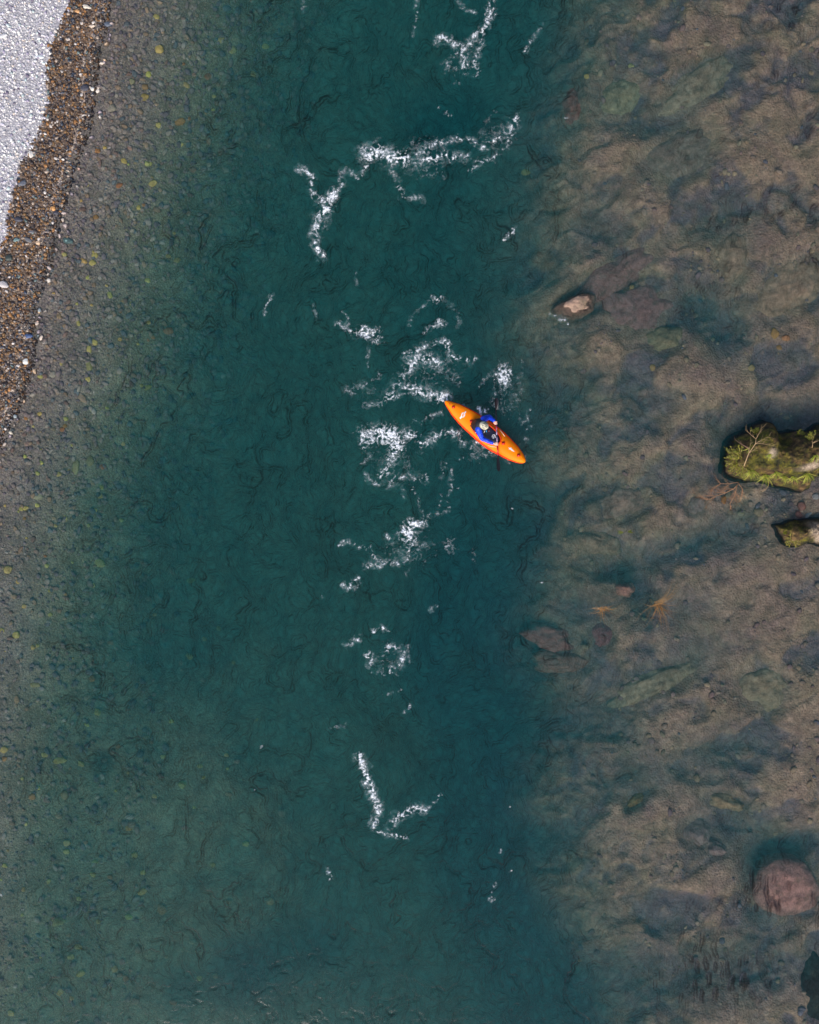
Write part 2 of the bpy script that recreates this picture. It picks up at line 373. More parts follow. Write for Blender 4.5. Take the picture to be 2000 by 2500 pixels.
def water_z(x, y, full=False):
    ax, ay = warp(x, y); u = x+ax; v = y+ay
    deep = sstep(.03, .8, -bed_z(x, y, False)); px = x*PPM+1000; py = 1250-y*PPM
    big = .035*fbm(u*.6, v*.4, 3)
    def crease(n, w_, p=1.0): return np.exp(-(n/w_)**2)
    m1 = sstep(-.25, .35, fbm(x*.5+3, y*.5, 3)); m2 = .25+.75*sstep(-.3, .3, fbm(x*.7, y*.7+13, 3)); m3 = .3+.7*sstep(-.3, .3, fbm(x*.9+31, y*.9+13, 3))
    j1 = .16*perlin(x*7, y*5)+.08*perlin(x*15, y*11)
    c1 = -.034*crease(perlin(u*.9, v*.42)+.25*j1, .045)*m1; c2 = -.026*crease(perlin(u*2.0+9, v*1.1)+.35*j1, .08)*m2
    c2 = c2-.017*crease(perlin(u*4.3+3, v*2.6)+.5*j1, .13)*m3-.009*crease(perlin(u*9, v*6.2)+.7*j1, .22)
    sm = .020*fbm(u*2.2, v*1.5, 4)+.0065*ridge(u*5.2, v*3.8, 2)
    chop = .9*sstep(1620, 1980, px)*sstep(950, 500, py)+1.0*sstep(1550, 1900, px)*sstep(1950, 2400, py)+.22*sstep(1450, 1700, px)
    chop = chop*(.3+1.0*sstep(-.2, .35, fbm(x*.45, y*.45, 3)))
    an = R(62); s_ = x*math.cos(an)+y*math.sin(an)+.5*ax; q = -x*math.sin(an)+y*math.cos(an)+.6*ay+.06*perlin(x*6, y*6)
    an2 = R(88); s2 = x*math.cos(an2)+y*math.sin(an2)+.35*ax; q2 = -x*math.sin(an2)+y*math.cos(an2)+.45*ay
    k = sstep(1500, 2100, py)
    wl = (1-k)*(perlin(s_*2.4, q*7.5)+.4*perlin(s_*5, q*15))+k*(perlin(s2*2.0, q2*8)+.4*perlin(s2*4, q2*15))
    wl = -np.clip(wl-.04, 0, 1)*.115
    z = big*deep+(c1+c2)*deep+sm*(.15+.85*deep)+wl*chop*np.clip(deep*2, 0, 1)
    return (z, ax, ay) if full else z
WZ, WAX, WAY = water_z(WX, WY, True)
nwx, nwy = len(wx), len(wy)
top = np.stack([WX, WY, WZ], -1).reshape(-1, 3); F = grid_faces(nwx, nwy)
idx = np.arange(nwx*nwy).reshape(nwy, nwx)
ring = np.concatenate([idx[0, :], idx[1:, -1], idx[-1, -2::-1], idx[-2:0:-1, 0]])
low = top[ring].copy(); low[:, 2] = -6; n0 = len(top); m = len(ring)
j = np.arange(m); side = np.stack([ring[(j+1) % m], ring[j], n0+j, n0+(j+1) % m], -1)
cidx = n0+m; V = np.concatenate([top, low, [[0, 0, -6]]])
quad_bottom = np.stack([n0+(j+1) % m, n0+j, np.full(m, cidx), np.full(m, cidx)], -1)
me = bpy.data.meshes.new('water')
tri = quad_bottom[:, :3]
me.vertices.add(len(V)); me.vertices.foreach_set('co', V.astype(np.float32).ravel())
loops = np.concatenate([F.ravel(), side.ravel(), tri.ravel()]).astype(np.int32)
tot = np.concatenate([np.full(len(F)+len(side), 4), np.full(len(tri), 3)]).astype(np.int32)
me.loops.add(len(loops)); me.loops.foreach_set('vertex_index', loops)
me.polygons.add(len(tot)); me.polygons.foreach_set('loop_start', np.concatenate([[0], np.cumsum(tot)[:-1]]).astype(np.int32))
me.polygons.foreach_set('loop_total', tot); me.update(calc_edges=True)
at = me.attributes.new('warp', 'FLOAT_VECTOR', 'POINT'); wv_ = np.zeros((len(V), 3), np.float32); wv_[:nwx*nwy, 0] = WAX.ravel(); wv_[:nwx*nwy, 1] = WAY.ravel(); at.data.foreach_set('vector', wv_.ravel())
water = link('water', me, m_water()); tag(water, kind='structure')
def wz(x, y): return float(water_z(np.array([x]), np.array([y]))[0])
def bz(x, y): return float(bed_z(np.array([x]), np.array([y]))[0])

# ------------------------------------------------------------------ the wooded far bank that the ripples mirror
def m_hill():
    t = NT('wooded slope'); c = t.coord(); n = t.noise(c, .5, 6, .7); b = t.noise(c, 2.2, 4, .7)
    t.pbr(t.ramp(n.outputs[0], [(.3, (.02, .035, .012)), (.55, (.045, .07, .02)), (.75, (.09, .10, .035))]), .9, t.bump(b.outputs[0], 1, .4)); return t.m
hx = np.arange(15.0, 64, .7); hy = np.arange(-70, 70.1, .7); HX, HY = np.meshgrid(hx, hy)
s_ = HX-15-1.2*fbm(HY*.12, HY*0+3, 3)
f1, f2, idd = worley(HX*.28, HY*.28)
HZ = -1.5+np.clip(s_, 0, 14)*1.45+np.clip(s_-14, 0, 60)*.35+(1.3*(1-f1*f1*2.2)+1.2*idd/255)*sstep(.5, 4, s_)+.5*fbm(HX*.9, HY*.9, 4)
hill = mesh_np('hill', np.stack([HX, HY, HZ], -1).reshape(-1, 3), grid_faces(len(hx), len(hy)), m_hill()); tag(hill, kind='structure')

# ------------------------------------------------------------------ stones
def ico(sub=1):
    t = (1+5**.5)/2
    V = [(-1, t, 0), (1, t, 0), (-1, -t, 0), (1, -t, 0), (0, -1, t), (0, 1, t), (0, -1, -t), (0, 1, -t), (t, 0, -1), (t, 0, 1), (-t, 0, -1), (-t, 0, 1)]
    F = [(0, 11, 5), (0, 5, 1), (0, 1, 7), (0, 7, 10), (0, 10, 11), (1, 5, 9), (5, 11, 4), (11, 10, 2), (10, 7, 6), (7, 1, 8), (3, 9, 4), (3, 4, 2), (3, 2, 6), (3, 6, 8), (3, 8, 9), (4, 9, 5), (2, 4, 11), (6, 2, 10), (8, 6, 7), (9, 8, 1)]
    V = [Vector(v).normalized() for v in V]
    for _ in range(sub):
        mid = {}; F2 = []
        def mp(a, b):
            k = (min(a, b), max(a, b))
            if k not in mid: mid[k] = len(V); V.append(((V[a]+V[b])/2).normalized())
            return mid[k]
        for a, b, c in F:
            x, y, z = mp(a, b), mp(b, c), mp(c, a); F2 += [(a, x, z), (b, y, x), (c, z, y), (x, y, z)]
        F = F2
    return np.array([tuple(v) for v in V]), np.array(F)
IV1, IF1 = ico(1); IV0, IF0 = ico(0); IV4, IF4 = ico(4); IV2, IF2 = ico(2)
def m_pebble(name='pebble', rough=.75):
    t = NT(name); c = t.coord(); n = t.noise(c, 40, 4, .6)
    col = t.mix(.35, t.attr('tint', 'Color'), t.ramp(n.outputs[0], [(.3, .6), (.7, 1.25)]), 'MULTIPLY')
    t.pbr(col, rough, t.bump(n.outputs[0], .3, .01)); return t.m
PEB = m_pebble('dry pebble', .85); PEBW = m_pebble('wet pebble', .28)
def scatter(name, n, region, size, colour, mat, label, seed, IV=IV1, IF=IF1, sink=.35, under=False):
    rg = np.random.default_rng(seed); px, py = region(rg, n); x = (px-1000)/PPM; y = (1250-py)/PPM
    if under: k = bed_z(x, y) < -.035; x, y = x[k], y[k]
    n = len(x); s = size(rg, n, x, y); z = bed_z(x, y)+s*.45*(1-sink)
    sc = np.stack([s*rg.uniform(.85, 1.5, n), s*rg.uniform(.7, 1.05, n), s*rg.uniform(.4, .7, n)], -1)
    a = rg.uniform(0, 2*np.pi, n); V = IV[None]*sc[:, None, :]*(1+.16*rg.standard_normal((n, len(IV), 1)).clip(-1, 1))
    ca, sa = np.cos(a)[:, None], np.sin(a)[:, None]
    vx = V[..., 0]*ca-V[..., 1]*sa; vy = V[..., 0]*sa+V[..., 1]*ca; tl = rg.uniform(-.3, .3, (n, 1))
    V = np.stack([vx+x[:, None], vy+y[:, None], V[..., 2]+vx*tl+z[:, None]], -1)
    Fa = (IF[None]+(np.arange(n)*len(IV))[:, None, None]).reshape(-1, 3)
    cl = np.repeat(colour(rg, n, x, y), len(IV), 0)
    o = mesh_np(name, V.reshape(-1, 3), Fa, mat, cols={'tint': cl}); tag(o, label, 'gravel', kind='stuff'); return o
def pick(rg, pal, wts, n):
    pal = np.array(pal); i = rg.choice(len(pal), n, p=np.array(wts)/sum(wts)); return pal[i]*rg.uniform(.8, 1.2, (n, 1))
DRYP = ([(.72, .69, .70), (.54, .51, .58), (.82, .79, .75), (.34, .30, .40), (.68, .58, .50), (.50, .58, .58), (.17, .14, .20)], [5, 4, 4, 1.8, 1.5, 1.0, .7])
WETP = ([(.035, .026, .026), (.10, .055, .03), (.20, .11, .045), (.32, .15, .05), (.15, .13, .13), (.38, .30, .24), (.60, .54, .50), (.05, .06, .085), (.11, .15, .15)], [5, 4.5, 3, 1.5, 2, 1.5, .6, 1.5, .6])
UNDP = ([(.50, .40, .36), (.58, .48, .40), (.36, .30, .32), (.62, .44, .29), (.68, .60, .52), (.29, .33, .34), (.50, .33, .26), (.70, .62, .50)], [5, 4, 3, 1.5, 1.2, 1.4, 1, .5])
def reg_land(lo, hi, dry):
    def f(rg, n):
        px = rg.uniform(-230, 330, n*3); py = rg.uniform(-260, 1100, n*3)
        d = (px-np.interp(py, DW_Y, DW_X))/PPM+.16*fbm((px-1000)/PPM*2.2, (1250-py)/PPM*2.2, 4)
        t = (px-np.interp(py, WL_Y, WL_X))/PPM
        k = (d < .03) if dry else ((d > -.04) & (t < .34))
        return px[k][:n], py[k][:n]
    return f
sz = lambda lo, hi, p=2.2: (lambda rg, n, x, y: lo+(hi-lo)*rg.random(n)**p)
scatter('dry_gravel', 9500, reg_land(0, 0, True), sz(.014, .042), lambda rg, n, x, y: pick(rg, *DRYP, n), PEB, 'pale dry gravel of the beach beyond the wet band', 1)
scatter('wet_gravel', 15000, reg_land(0, 0, False), sz(.013, .046, 2.6), lambda rg, n, x, y: pick(rg, *WETP, n), PEBW, 'dark wet brown and orange gravel along the waterline', 2)
def reg_under(rg, n):
    t = rg.random(n*2)**1.25*6.0; py = rg.uniform(-200, 2700, n*2); px = np.interp(py, WL_Y, WL_X)+t*PPM
    k = (px > -150) & (rg.random(n*2) < np.clip(1.15-t/6.5, 0, 1)*np.interp(py, [900, 1500], [1, .4])); return px[k][:n], py[k][:n]
scatter('river_gravel', 15000, reg_under, lambda rg, n, x, y: (.012+.05*rg.random(n)**3)*(1+.12*shore_t(x, y).clip(0, 6)), lambda rg, n, x, y: pick(rg, *UNDP, n), PEB, 'brown gravel under the shallow water of the left bank', 3, under=True)

def reg_right(rg, n):
    px = rg.uniform(1330, 2060, n*3); py = rg.uniform(-40, 2540, n*3)
    x = (px-1000)/PPM; y = (1250-py)/PPM; k = rg.random(n*3) < sstep(-.05, .35, fbm(x*.7+4, y*.7, 3))*sstep(1330, 1600, px)*.8+.06
    near = (np.hypot((px-1900)/110, (py-1240)/45) < 1) & (rg.random(n*3) < .9); k = k | near
    return px[k][:n], py[k][:n]
RIGP = ([(.54, .39, .29), (.44, .29, .26), (.34, .24, .25), (.64, .46, .30), (.48, .40, .27), (.26, .25, .30)], [4, 3, 1.5, 2, 2, .8])
scatter('bed_cobbles', 2600, reg_right, lambda rg, n, x, y: .014+.07*rg.random(n)**4, lambda rg, n, x, y: pick(rg, *RIGP, n), PEB, 'brown and mauve cobbles on the shallow rocky bed of the right bank', 9, under=True)

# single stones one can point at: px, py, rx, ry (photo px), angle, colour, label
YEL = (.95, .78, .24); PALE = (.62, .56, .46); WHT = (.72, .68, .62); ORG = (.68, .34, .12); DRK = (.05, .05, .07); SLT = (.12, .14, .18); TEA = (.22, .36, .34); TAN = (.62, .45, .28)
STONES = [
 (208, 215, 10, 9, 20, DRK, 'round black stone at the waterline, biggest dark stone of the upper beach'),
 (227, 218, 6, 5, 0, WHT, 'small white stone in the water just right of the round black stone'),
 (76, 377, 6, 9, 10, WHT, 'oval white stone where dry gravel meets the wet band'),
 (54, 448, 12, 6, 20, (.10, .11, .14), 'flat slate grey stone lying across the dry edge of the beach'),
 (138, 520, 7, 5, -10, DRK, 'dark stone on the wet band beside a small orange stone'),
 (130, 510, 7, 5, -20, ORG, 'small orange stone on the wet band touching a dark stone'),
 (46, 536, 10, 6, -10, DRK, 'black stone in the wet gravel left of the waterline, below the slate grey stone'),
 (78, 566, 8, 4, 0, (.13, .13, .15), 'narrow grey stone on the wet band'),
 (70, 586, 10, 6, -25, (.13, .13, .14), 'long dark grey stone on the wet band beside a teal one'),
 (41, 586, 7, 5, 10, (.16, .25, .25), 'teal grey stone on the wet band'),
 (94, 593, 6, 5, 0, (.6, .42, .28), 'tan stone on the wet band right of the long dark grey stone'),
 (212, 17, 11, 5, -15, (.66, .58, .48), 'long cream stone on the wet band at the top edge'),
 (226, 64, 8, 4, 10, (.62, .5, .4), 'cream stone at the waterline near the top edge'),
 (190, 28, 6, 4, -15, (.6, .32, .14), 'orange stone on the wet band near the top edge'),
 (98, 139, 12, 4, -5, (.62, .66, .68), 'long pale stone on the dry gravel near the wet band'),
 (6, 88, 13, 5, 15, (.68, .66, .66), 'long white stone on the dry gravel at the left edge'),
 (265, 61, 10, 6, 0, SLT, 'dark bluish stone under shallow water near the top edge'),
 (23, 630, 9, 7, 10, (.04, .055, .05), 'black green stone at the left edge of the wet band'),
 (70, 821, 11, 6, 5, (.06, .10, .22), 'deep blue stone lying at the waterline'),
 (64, 883, 7, 7, 0, (.74, .74, .70), 'round white stone under very shallow water below the deep blue stone'),
 (10, 695, 12, 8, -20, (.5, .46, .46), 'grey rose stone at the left edge of the wet band'),
 (167, 589, 13, 7, -10, TEA, 'long teal stone under shallow water'),
 (130, 915, 9, 7, 0, (.66, .6, .46), 'cream stone under shallow water below the round white stone'),
 (203, 973, 12, 8, -40, (.68, .5, .34), 'tan and yellow stone under shallow water below a column of three yellow stones'),
 (219, 854, 6, 9, 0, YEL, 'uppermost of three yellow stones in a column under water off the left bank'),
 (219, 894, 8, 14, 0, (.6, .55, .22), 'tall yellow green stone, middle and largest of a column of three under water'),
 (216, 926, 7, 6, 0, YEL, 'lowest of three yellow stones in a column under water off the left bank'),
 (187, 1140, 9, 18, -10, (.6, .56, .26), 'long upright yellow green stone under water off the left bank'),
 (223, 1125, 9, 13, 0, (.5, .44, .20), 'dim ochre stone under water right of the long upright yellow green stone'),
 (233, 624, 8, 6, 0, YEL, 'upper of two yellow stones close together under water beside the wet band'),
 (227, 642, 8, 7, 0, YEL, 'lower of two yellow stones close together under water beside the wet band'),
 (354, 238, 10, 9, 20, (.72, .52, .16), 'bright yellow stone under water in the upper left, largest of its cluster'),
 (355, 214, 8, 7, 0, (.62, .38, .16), 'orange stone under water just above the bright yellow stone'),
 (274, 265, 11, 8, 20, (.62, .56, .42), 'cream cobble under shallow water in the upper left'),
 (289, 214, 7, 6, 0, (.66, .46, .3), 'tan stone under shallow water in the upper left'),
 (95, 1213, 13, 7, 0, (.62, .6, .38), 'flat pale green stone under water near the left edge at mid height'),
 (148, 1855, 16, 9, 5, YEL, 'wide yellow stone under water in the lower left, left of a smaller one'),
 (201, 1863, 9, 7, -30, YEL, 'yellow stone under water just right of the wide yellow stone'),
 (160, 1939, 9, 12, 0, (.62, .44, .2), 'upright tan stone under water below the wide yellow stone'),
 (87, 1672, 13, 6, 0, (.64, .5, .2), 'flat yellow stone under water near the left edge in the lower left'),
 (142, 2248, 20, 12, 8, (.6, .58, .24), 'large oval yellow green cobble under water in the bottom left'),
 (396, 2218, 11, 14, 20, (.68, .42, .16), 'blotchy orange cobble under water in the bottom left'),
 (42, 1550, 9, 8, 0, YEL, 'angular yellow stone under water close to the left edge'),
 (1891, 814, 9, 13, 10, (.62, .36, .12), 'ochre stone on the right bed, upper left of three together'),
 (1918, 825, 10, 8, 0, (.6, .3, .14), 'orange stone on the right bed, right one of three together'),
 (1901, 849, 7, 6, -30, (.6, .34, .12), 'small ochre stone on the right bed, lowest of three together'),
 (1542, 704, 6, 9, -10, (.74, .5, .2), 'yellow pebble at the upper edge of the broad mauve boulder'),
 (1593, 898, 7, 9, 0, (.68, .44, .18), 'yellow orange stone under water below the broad mauve boulder'),
 (1836, 898, 9, 7, 30, (.58, .44, .2), 'yellow stone on the right bed below the three ochre stones'),
 (1283, 422, 11, 8, 0, (.8, .62, .2), 'lone yellow stone deep under water right of the upper foam wave'),
 (1541, 160, 7, 6, 0, (.66, .6, .24), 'lone yellow green stone under water near the top right ledge'),
 (1850, 1250, 13, 10, -10, (.46, .34, .2), 'round tan stone under water between the dead branch and the lower mossy rock'),
 (1957, 1236, 10, 12, 0, (.46, .22, .16), 'upper of two pink stones in the gap between the mossy rocks'),
 (1949, 1256, 8, 11, 25, (.46, .18, .13), 'lower of two pink stones in the gap between the mossy rocks'),
 (1992, 1213, 9, 7, 0, (.56, .52, .50), 'pale grey stone at the right edge between the mossy rocks'),
 (1973, 1257, 9, 5, 40, (.5, .5, .47), 'narrow pale stone right of the pink stones between the mossy rocks'),
 (1766, 1220, 7, 10, 0, (.62, .26, .06), 'orange stone under the twigs of the dead branch'),
 (1810, 1252, 8, 7, 0, (.42, .32, .16), 'dull ochre stone below the dead branch'),
]
def m_stone(name='single stone', rough=.5):
    t = NT(name); c = t.coord(); oi = t.n('ShaderNodeObjectInfo'); n = t.noise(t.vmath('ADD', c, t.scale(oi.outputs['Random'], 50.)), 26, 5, .65)
    col = t.mix(.5, oi.outputs['Color'], t.ramp(n.outputs[0], [(.3, .5), (.5, 1), (.72, 1.3)]), 'MULTIPLY')
    t.pbr(col, rough, t.bump(n.outputs[0], .5, .01)); return t.m
STM = m_stone()
STV = []
for k in range(6):
    V = IV2.copy(); q = np.array([mnoise.noise(Vector((v[0]*1.3+k*7, v[1]*1.3, v[2]*1.3))) for v in V]); V = V*(1+.32*q[:, None])
    o_ = bpy.data.meshes.new('stone'); o_.from_pydata([tuple(v) for v in V], [], [tuple(int(i) for i in f) for f in IF2]); o_.update()
    o_.polygons.foreach_set('use_smooth', np.ones(len(o_.polygons), bool)); o_.materials.append(STM); STV.append(o_)
def place_stone(px, py, rx, ry, ang, col, label, group, name='stone', top=None):
    x0, y0, _ = P(px, py); z = bz(x0, y0); x, y, _ = P(px, py, z); z = bz(x, y)
    o = bpy.data.objects.new(name, STV[random.randrange(6)]); COL.objects.link(o)
    zr = .55*min(rx, ry)/PPM; o.location = (x, y, z+zr*.45); o.scale = (rx/PPM, ry/PPM, zr); o.rotation_euler = (0, 0, R(ang))
    o.color = (*col, 1); tag(o, label, 'stone', group); return o
for s in STONES:
    place_stone(*s, 'single stones of beach and river bed')
# the many small yellow and tan stones scattered over the left bed, which nothing tells apart
more = [(21, 1390, 9, 8), (83, 1580, 5, 5), (43, 1707, 5, 9), (241, 1737, 8, 8), (112, 1842, 9, 5), (81, 1943, 8, 7), (12, 1829, 8, 7), (193, 2310, 9, 6), (199, 2375, 10, 7), (280, 2364, 7, 8),
        (308, 2388, 6, 8), (332, 2442, 9, 7), (270, 2140, 6, 6), (165, 2077, 7, 6), (233, 2105, 6, 6), (315, 2021, 8, 7), (451, 2020, 8, 5), (446, 1915, 8, 9), (253, 1565, 7, 5), (247, 1374, 12, 9),
        (116, 1381, 5, 5), (162, 1265, 4, 7), (219, 1283, 4, 4), (163, 1450, 4, 4), (51, 1342, 4, 9), (467, 1417, 10, 6), (145, 1990, 7, 8), (190, 777, 5, 4), (193, 790, 4, 6), (131, 1048, 6, 4),
        (145, 1158, 6, 5), (254, 1140, 7, 6), (362, 947, 10, 6), (414, 809, 11, 9), (222, 715, 6, 5), (270, 722, 5, 8), (435, 638, 8, 6), (364, 183, 6, 6), (323, 199, 7, 6), (383, 43, 7, 5),
        (391, 122, 9, 9), (304, 394, 7, 5), (374, 449, 10, 7), (474, 417, 7, 6), (388, 307, 6, 6), (441, 299, 12, 8), (650, 118, 8, 6), (620, 185, 7, 6), (540, 100, 8, 6), (510, 190, 8, 7), (570, 125, 9, 7),
        (125, 1500, 5, 4), (60, 1480, 5, 5), (180, 1640, 6, 5), (65, 2010, 5, 4), (120, 2150, 5, 6), (60, 2170, 4, 5), (350, 2130, 6, 5), (520, 2110, 7, 5), (600, 2060, 8, 6), (690, 1980, 9, 9),
        (660, 2200, 10, 8), (420, 1760, 6, 5), (350, 1880, 5, 4), (500, 1560, 6, 5), (380, 1500, 5, 4), (300, 1500, 6, 5), (230, 1620, 6, 5), (290, 1820, 6, 5), (100, 1100, 5, 5), (160, 1040, 5, 4),
        (1560, 43, 7, 6), (1432, 188, 6, 6), (560, 2200, 7, 5), (470, 2300, 8, 6), (150, 2420, 6, 5), (30, 2470, 8, 6), (240, 2250, 5, 5), (90, 2330, 5, 4), (250, 1190, 5, 5), (300, 1270, 5, 5)]
rs = random.Random(5)
for _ in range(170):
    py_ = rs.uniform(150, 2480); t_ = rs.uniform(.5, 8.5 if py_ > 1500 else 3.6); a_ = float(np.interp(py_, WL_Y, WL_X))+t_*PPM
    if a_ > 3: q_ = rs.uniform(2.4, 5.4)*(1.35 if t_ > 3.5 else 1); more.append((a_, py_, q_*rs.uniform(.9, 1.5), q_))
for (a, b, c_, d_) in more:
    g = rs.random(); col = tuple(u*rs.uniform(.85, 1.15) for u in (YEL if g < .6 else (TAN if g < .85 else ORG)))
    place_stone(a, b, c_*1.15, d_*1.15, rs.uniform(-40, 40), col, 'small yellow or tan stone scattered under the water', 'small yellow and tan stones scattered under the water')

# ------------------------------------------------------------------ submerged boulders
def m_rock(name, spots=True):
    t = NT(name); c = t.coord(); oi = t.n('ShaderNodeObjectInfo'); v = t.vmath('ADD', c, t.scale(oi.outputs['Random'], 90.))
    a = t.noise(v, 2.2, 5, .65, .6); b = t.noise(v, 9, 6, .7, .4); f = t.noise(v, 40, 4, .6)
    col = t.mix(.6, oi.outputs['Color'], t.ramp(a.outputs[0], [(.3, .6), (.5, 1), (.7, 1.25)]), 'MULTIPLY')
    col = t.mix(.65, col, t.ramp(b.outputs[0], [(.3, .45), (.5, 1), (.7, 1.35)]), 'MULTIPLY')
    col = t.mix(t.ramp(t.noise(v, 3.6, 5, .7).outputs[0], [(.52, 0.0), (.66, .5)]), col, (.15, .14, .08, 1))
    t.pbr(col, .75, t.bump(t.math('MULTIPLY_ADD', f.outputs[0], .25, b.outputs[0]), .9, .05)); return t.m
ROCKM = m_rock('river rock')
def boulder(px, py, rx, ry, ang, topz, col, name, label, group, seed, below=None, rough=.22, lk=.7):
    x, y, _ = P(px, py, topz); b = below if below is not None else min(bz(x, y)-.25, topz-.3)
    h = topz-b; V = IV4.copy(); nrm = V.copy()
    q = np.array([mnoise.noise(Vector((v[0]*1.4+seed*5.1, v[1]*1.4, v[2]*1.4)))+.4*mnoise.noise(Vector((v[0]*3.6, v[1]*3.6+seed, v[2]*3.6)))+.15*mnoise.noise(Vector((v[0]*9, v[1]*9+seed, v[2]*9))) for v in V])
    V = V*(1+rough*q[:, None])
    rr = np.hypot(V[:, 0], V[:, 1])+1e-6; th = np.arctan2(V[:, 1], V[:, 0]); ex = 2.15; sq = 1/(np.abs(np.cos(th))**ex+np.abs(np.sin(th))**ex)**(1/ex)
    lob = 1+lk*(.08*np.sin(2*th+seed*1.7)+.08*np.sin(3*th+seed*2.9)+.06*np.sin(5*th+seed*4.1))
    V[:, 0] *= sq*lob; V[:, 1] *= sq*lob; V[:, 2] = np.sign(V[:, 2])*np.abs(V[:, 2])**.6
    V *= np.array([rx/PPM*1.04, ry/PPM*1.04, h]); a = R(ang)
    V = np.stack([V[:, 0]*math.cos(a)-V[:, 1]*math.sin(a), V[:, 0]*math.sin(a)+V[:, 1]*math.cos(a), V[:, 2]*.97], -1); V[:, 2] += .035*np.array([mnoise.noise(Vector((p[0]*5+seed, p[1]*5, 0)))+.5*mnoise.noise(Vector((p[0]*12+seed, p[1]*12, 0))) for p in V])
    me = bpy.data.meshes.new(name); me.from_pydata([tuple(v) for v in V], [], [tuple(int(i) for i in f) for f in IF4]); me.update()
    o = link(name, me, ROCKM); o.location = (x, y, b); o.color = (*col, 1); tag(o, label, 'boulder', group); return o
for k, b in enumerate(BOULD):
    boulder(b[0], b[1], b[2], b[3], b[4], -b[5], tuple(v*(1.65 if b[6][0] < .45 else 1.1) for v in b[6]), 'submerged_boulder', b[7], 'boulders lying under the water on the right', k+1)
boulder(1409, 742, 50, 29, 14, .07, (.34, .22, .16), 'rock_or_reflection', 'small tan rock just breaking the surface left of the mauve boulders', None, 41, -.5, .14, .4)
boulder(2004, 2432, 44, 88, 8, -.10, (.02, .018, .012), 'rock_or_reflection', 'near black shape added just under the water for the dark reflection in the bottom right corner', None, 77, -.6, .12, .6)  # added dark shape standing in for the black reflection at the corner
boulder(1928, 2174, 75, 74, 10, -.045, (.74, .40, .33), 'rock_or_reflection', 'big round pink boulder breaking the surface at the lower right edge', None, 53, -.5, .10, .5)

# ------------------------------------------------------------------ mossy rocks
def m_moss():
    t = NT('mossy rock'); c = t.coord(); a = t.noise(c, 1.7, 6, .68, .6); b = t.noise(c, 6, 6, .7, .3); f = t.noise(c, 38, 4, .65)
    moss = t.ramp(b.outputs[0], [(.30, (.006, .007, .002)), (.42, (.035, .035, .004)), (.56, (.10, .09, .005)), (.68, (.25, .20, .012))])
    brown = t.ramp(b.outputs[0], [(.32, (.008, .004, .003)), (.5, (.07, .035, .014)), (.68, (.22, .12, .06))])
    col = t.mix(t.ramp(a.outputs[0], [(.44, 0.0), (.58, .85)]), moss, brown)
    bare = t.ramp(f.outputs[0], [(.3, (.26, .18, .13)), (.6, (.52, .41, .31))])
    col = t.mix(t.math('MULTIPLY', t.attr('bare'), t.ramp(b.outputs[0], [(.36, .35), (.48, 1.0)])), col, bare)
    col = t.mix(.6, col, t.ramp(f.outputs[0], [(.3, .45), (.5, 1.0), (.7, 1.5)]), 'MULTIPLY')
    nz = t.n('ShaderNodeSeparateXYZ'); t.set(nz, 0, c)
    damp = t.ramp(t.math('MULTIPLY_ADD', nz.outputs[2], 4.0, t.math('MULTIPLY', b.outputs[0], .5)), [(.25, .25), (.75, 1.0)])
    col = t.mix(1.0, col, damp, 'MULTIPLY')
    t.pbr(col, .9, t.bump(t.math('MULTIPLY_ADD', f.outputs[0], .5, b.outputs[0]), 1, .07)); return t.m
MOSS = m_moss()
def poly_sd(x, y, poly):
    """signed distance, positive inside"""
    d = np.full(x.shape, 1e9); ins = np.zeros(x.shape, bool); n = len(poly)
    for i in range(n):
        x0, y0 = poly[i]; x1, y1 = poly[(i+1) % n]; ex, ey = x1-x0, y1-y0
        t = np.clip(((x-x0)*ex+(y-y0)*ey)/(ex*ex+ey*ey), 0, 1); d = np.minimum(d, np.hypot(x-x0-t*ex, y-y0-t*ey))
        c = ((y0 > y) != (y1 > y)) & (x < (x1-x0)*(y-y0)/(y1-y0+1e-12)+x0); ins ^= c
    return np.where(ins, d, -d)
def mossy_rock(outline, peak, label, bares, seed, lumps):
    poly = [P(a, b)[:2] for a, b in outline]; xs_ = [p[0] for p in poly]; ys_ = [p[1] for p in poly]
    gx = np.arange(min(xs_)-.5, max(xs_)+.5, .022); gy = np.arange(min(ys_)-.5, max(ys_)+.5, .022); GX, GY = np.meshgrid(gx, gy)
    sd = poly_sd(GX+.05*fbm(GX*3, GY*3+seed, 3), GY+.05*fbm(GX*3+9, GY*3, 3), poly)
    ins = sstep(0, .30, sd); z = np.where(sd > 0, peak*(1-np.exp(-sd/.32))*.9, sd*5)
    for (a, b, r, hh) in lumps:
        cx, cy, _ = P(a, b, .4); z = z+hh*np.exp(-((GX-cx)**2+(GY-cy)**2)/r**2)*ins
    z = z+ins*(.20*fbm(GX*1.6+seed, GY*1.6, 4)+.09*fbm(GX*5, GY*5+seed, 4)+.035*ridge(GX*11, GY*11, 3)-.02)
    z = np.maximum(z, -1.0)
    bare = np.zeros(z.shape)
    for (a, b, rx, ry, an) in bares: bare = np.maximum(bare, np.exp(-ell(GX, GY, a, b, rx, ry, an)**1.5))
    o = mesh_np('mossy_rock', np.stack([GX, GY, z], -1).reshape(-1, 3), grid_faces(len(gx), len(gy)), MOSS, attrs={'bare': bare}); tag(o, label, 'rock')
    def hz(x, y):
        i = int(np.clip(np.searchsorted(gx, x), 0, len(gx)-1)); k = int(np.clip(np.searchsorted(gy, y), 0, len(gy)-1)); return float(z[k, i])
    return o, hz
Z7 = lambda x, y: (1650+x/4.929, 980+y/4.929)
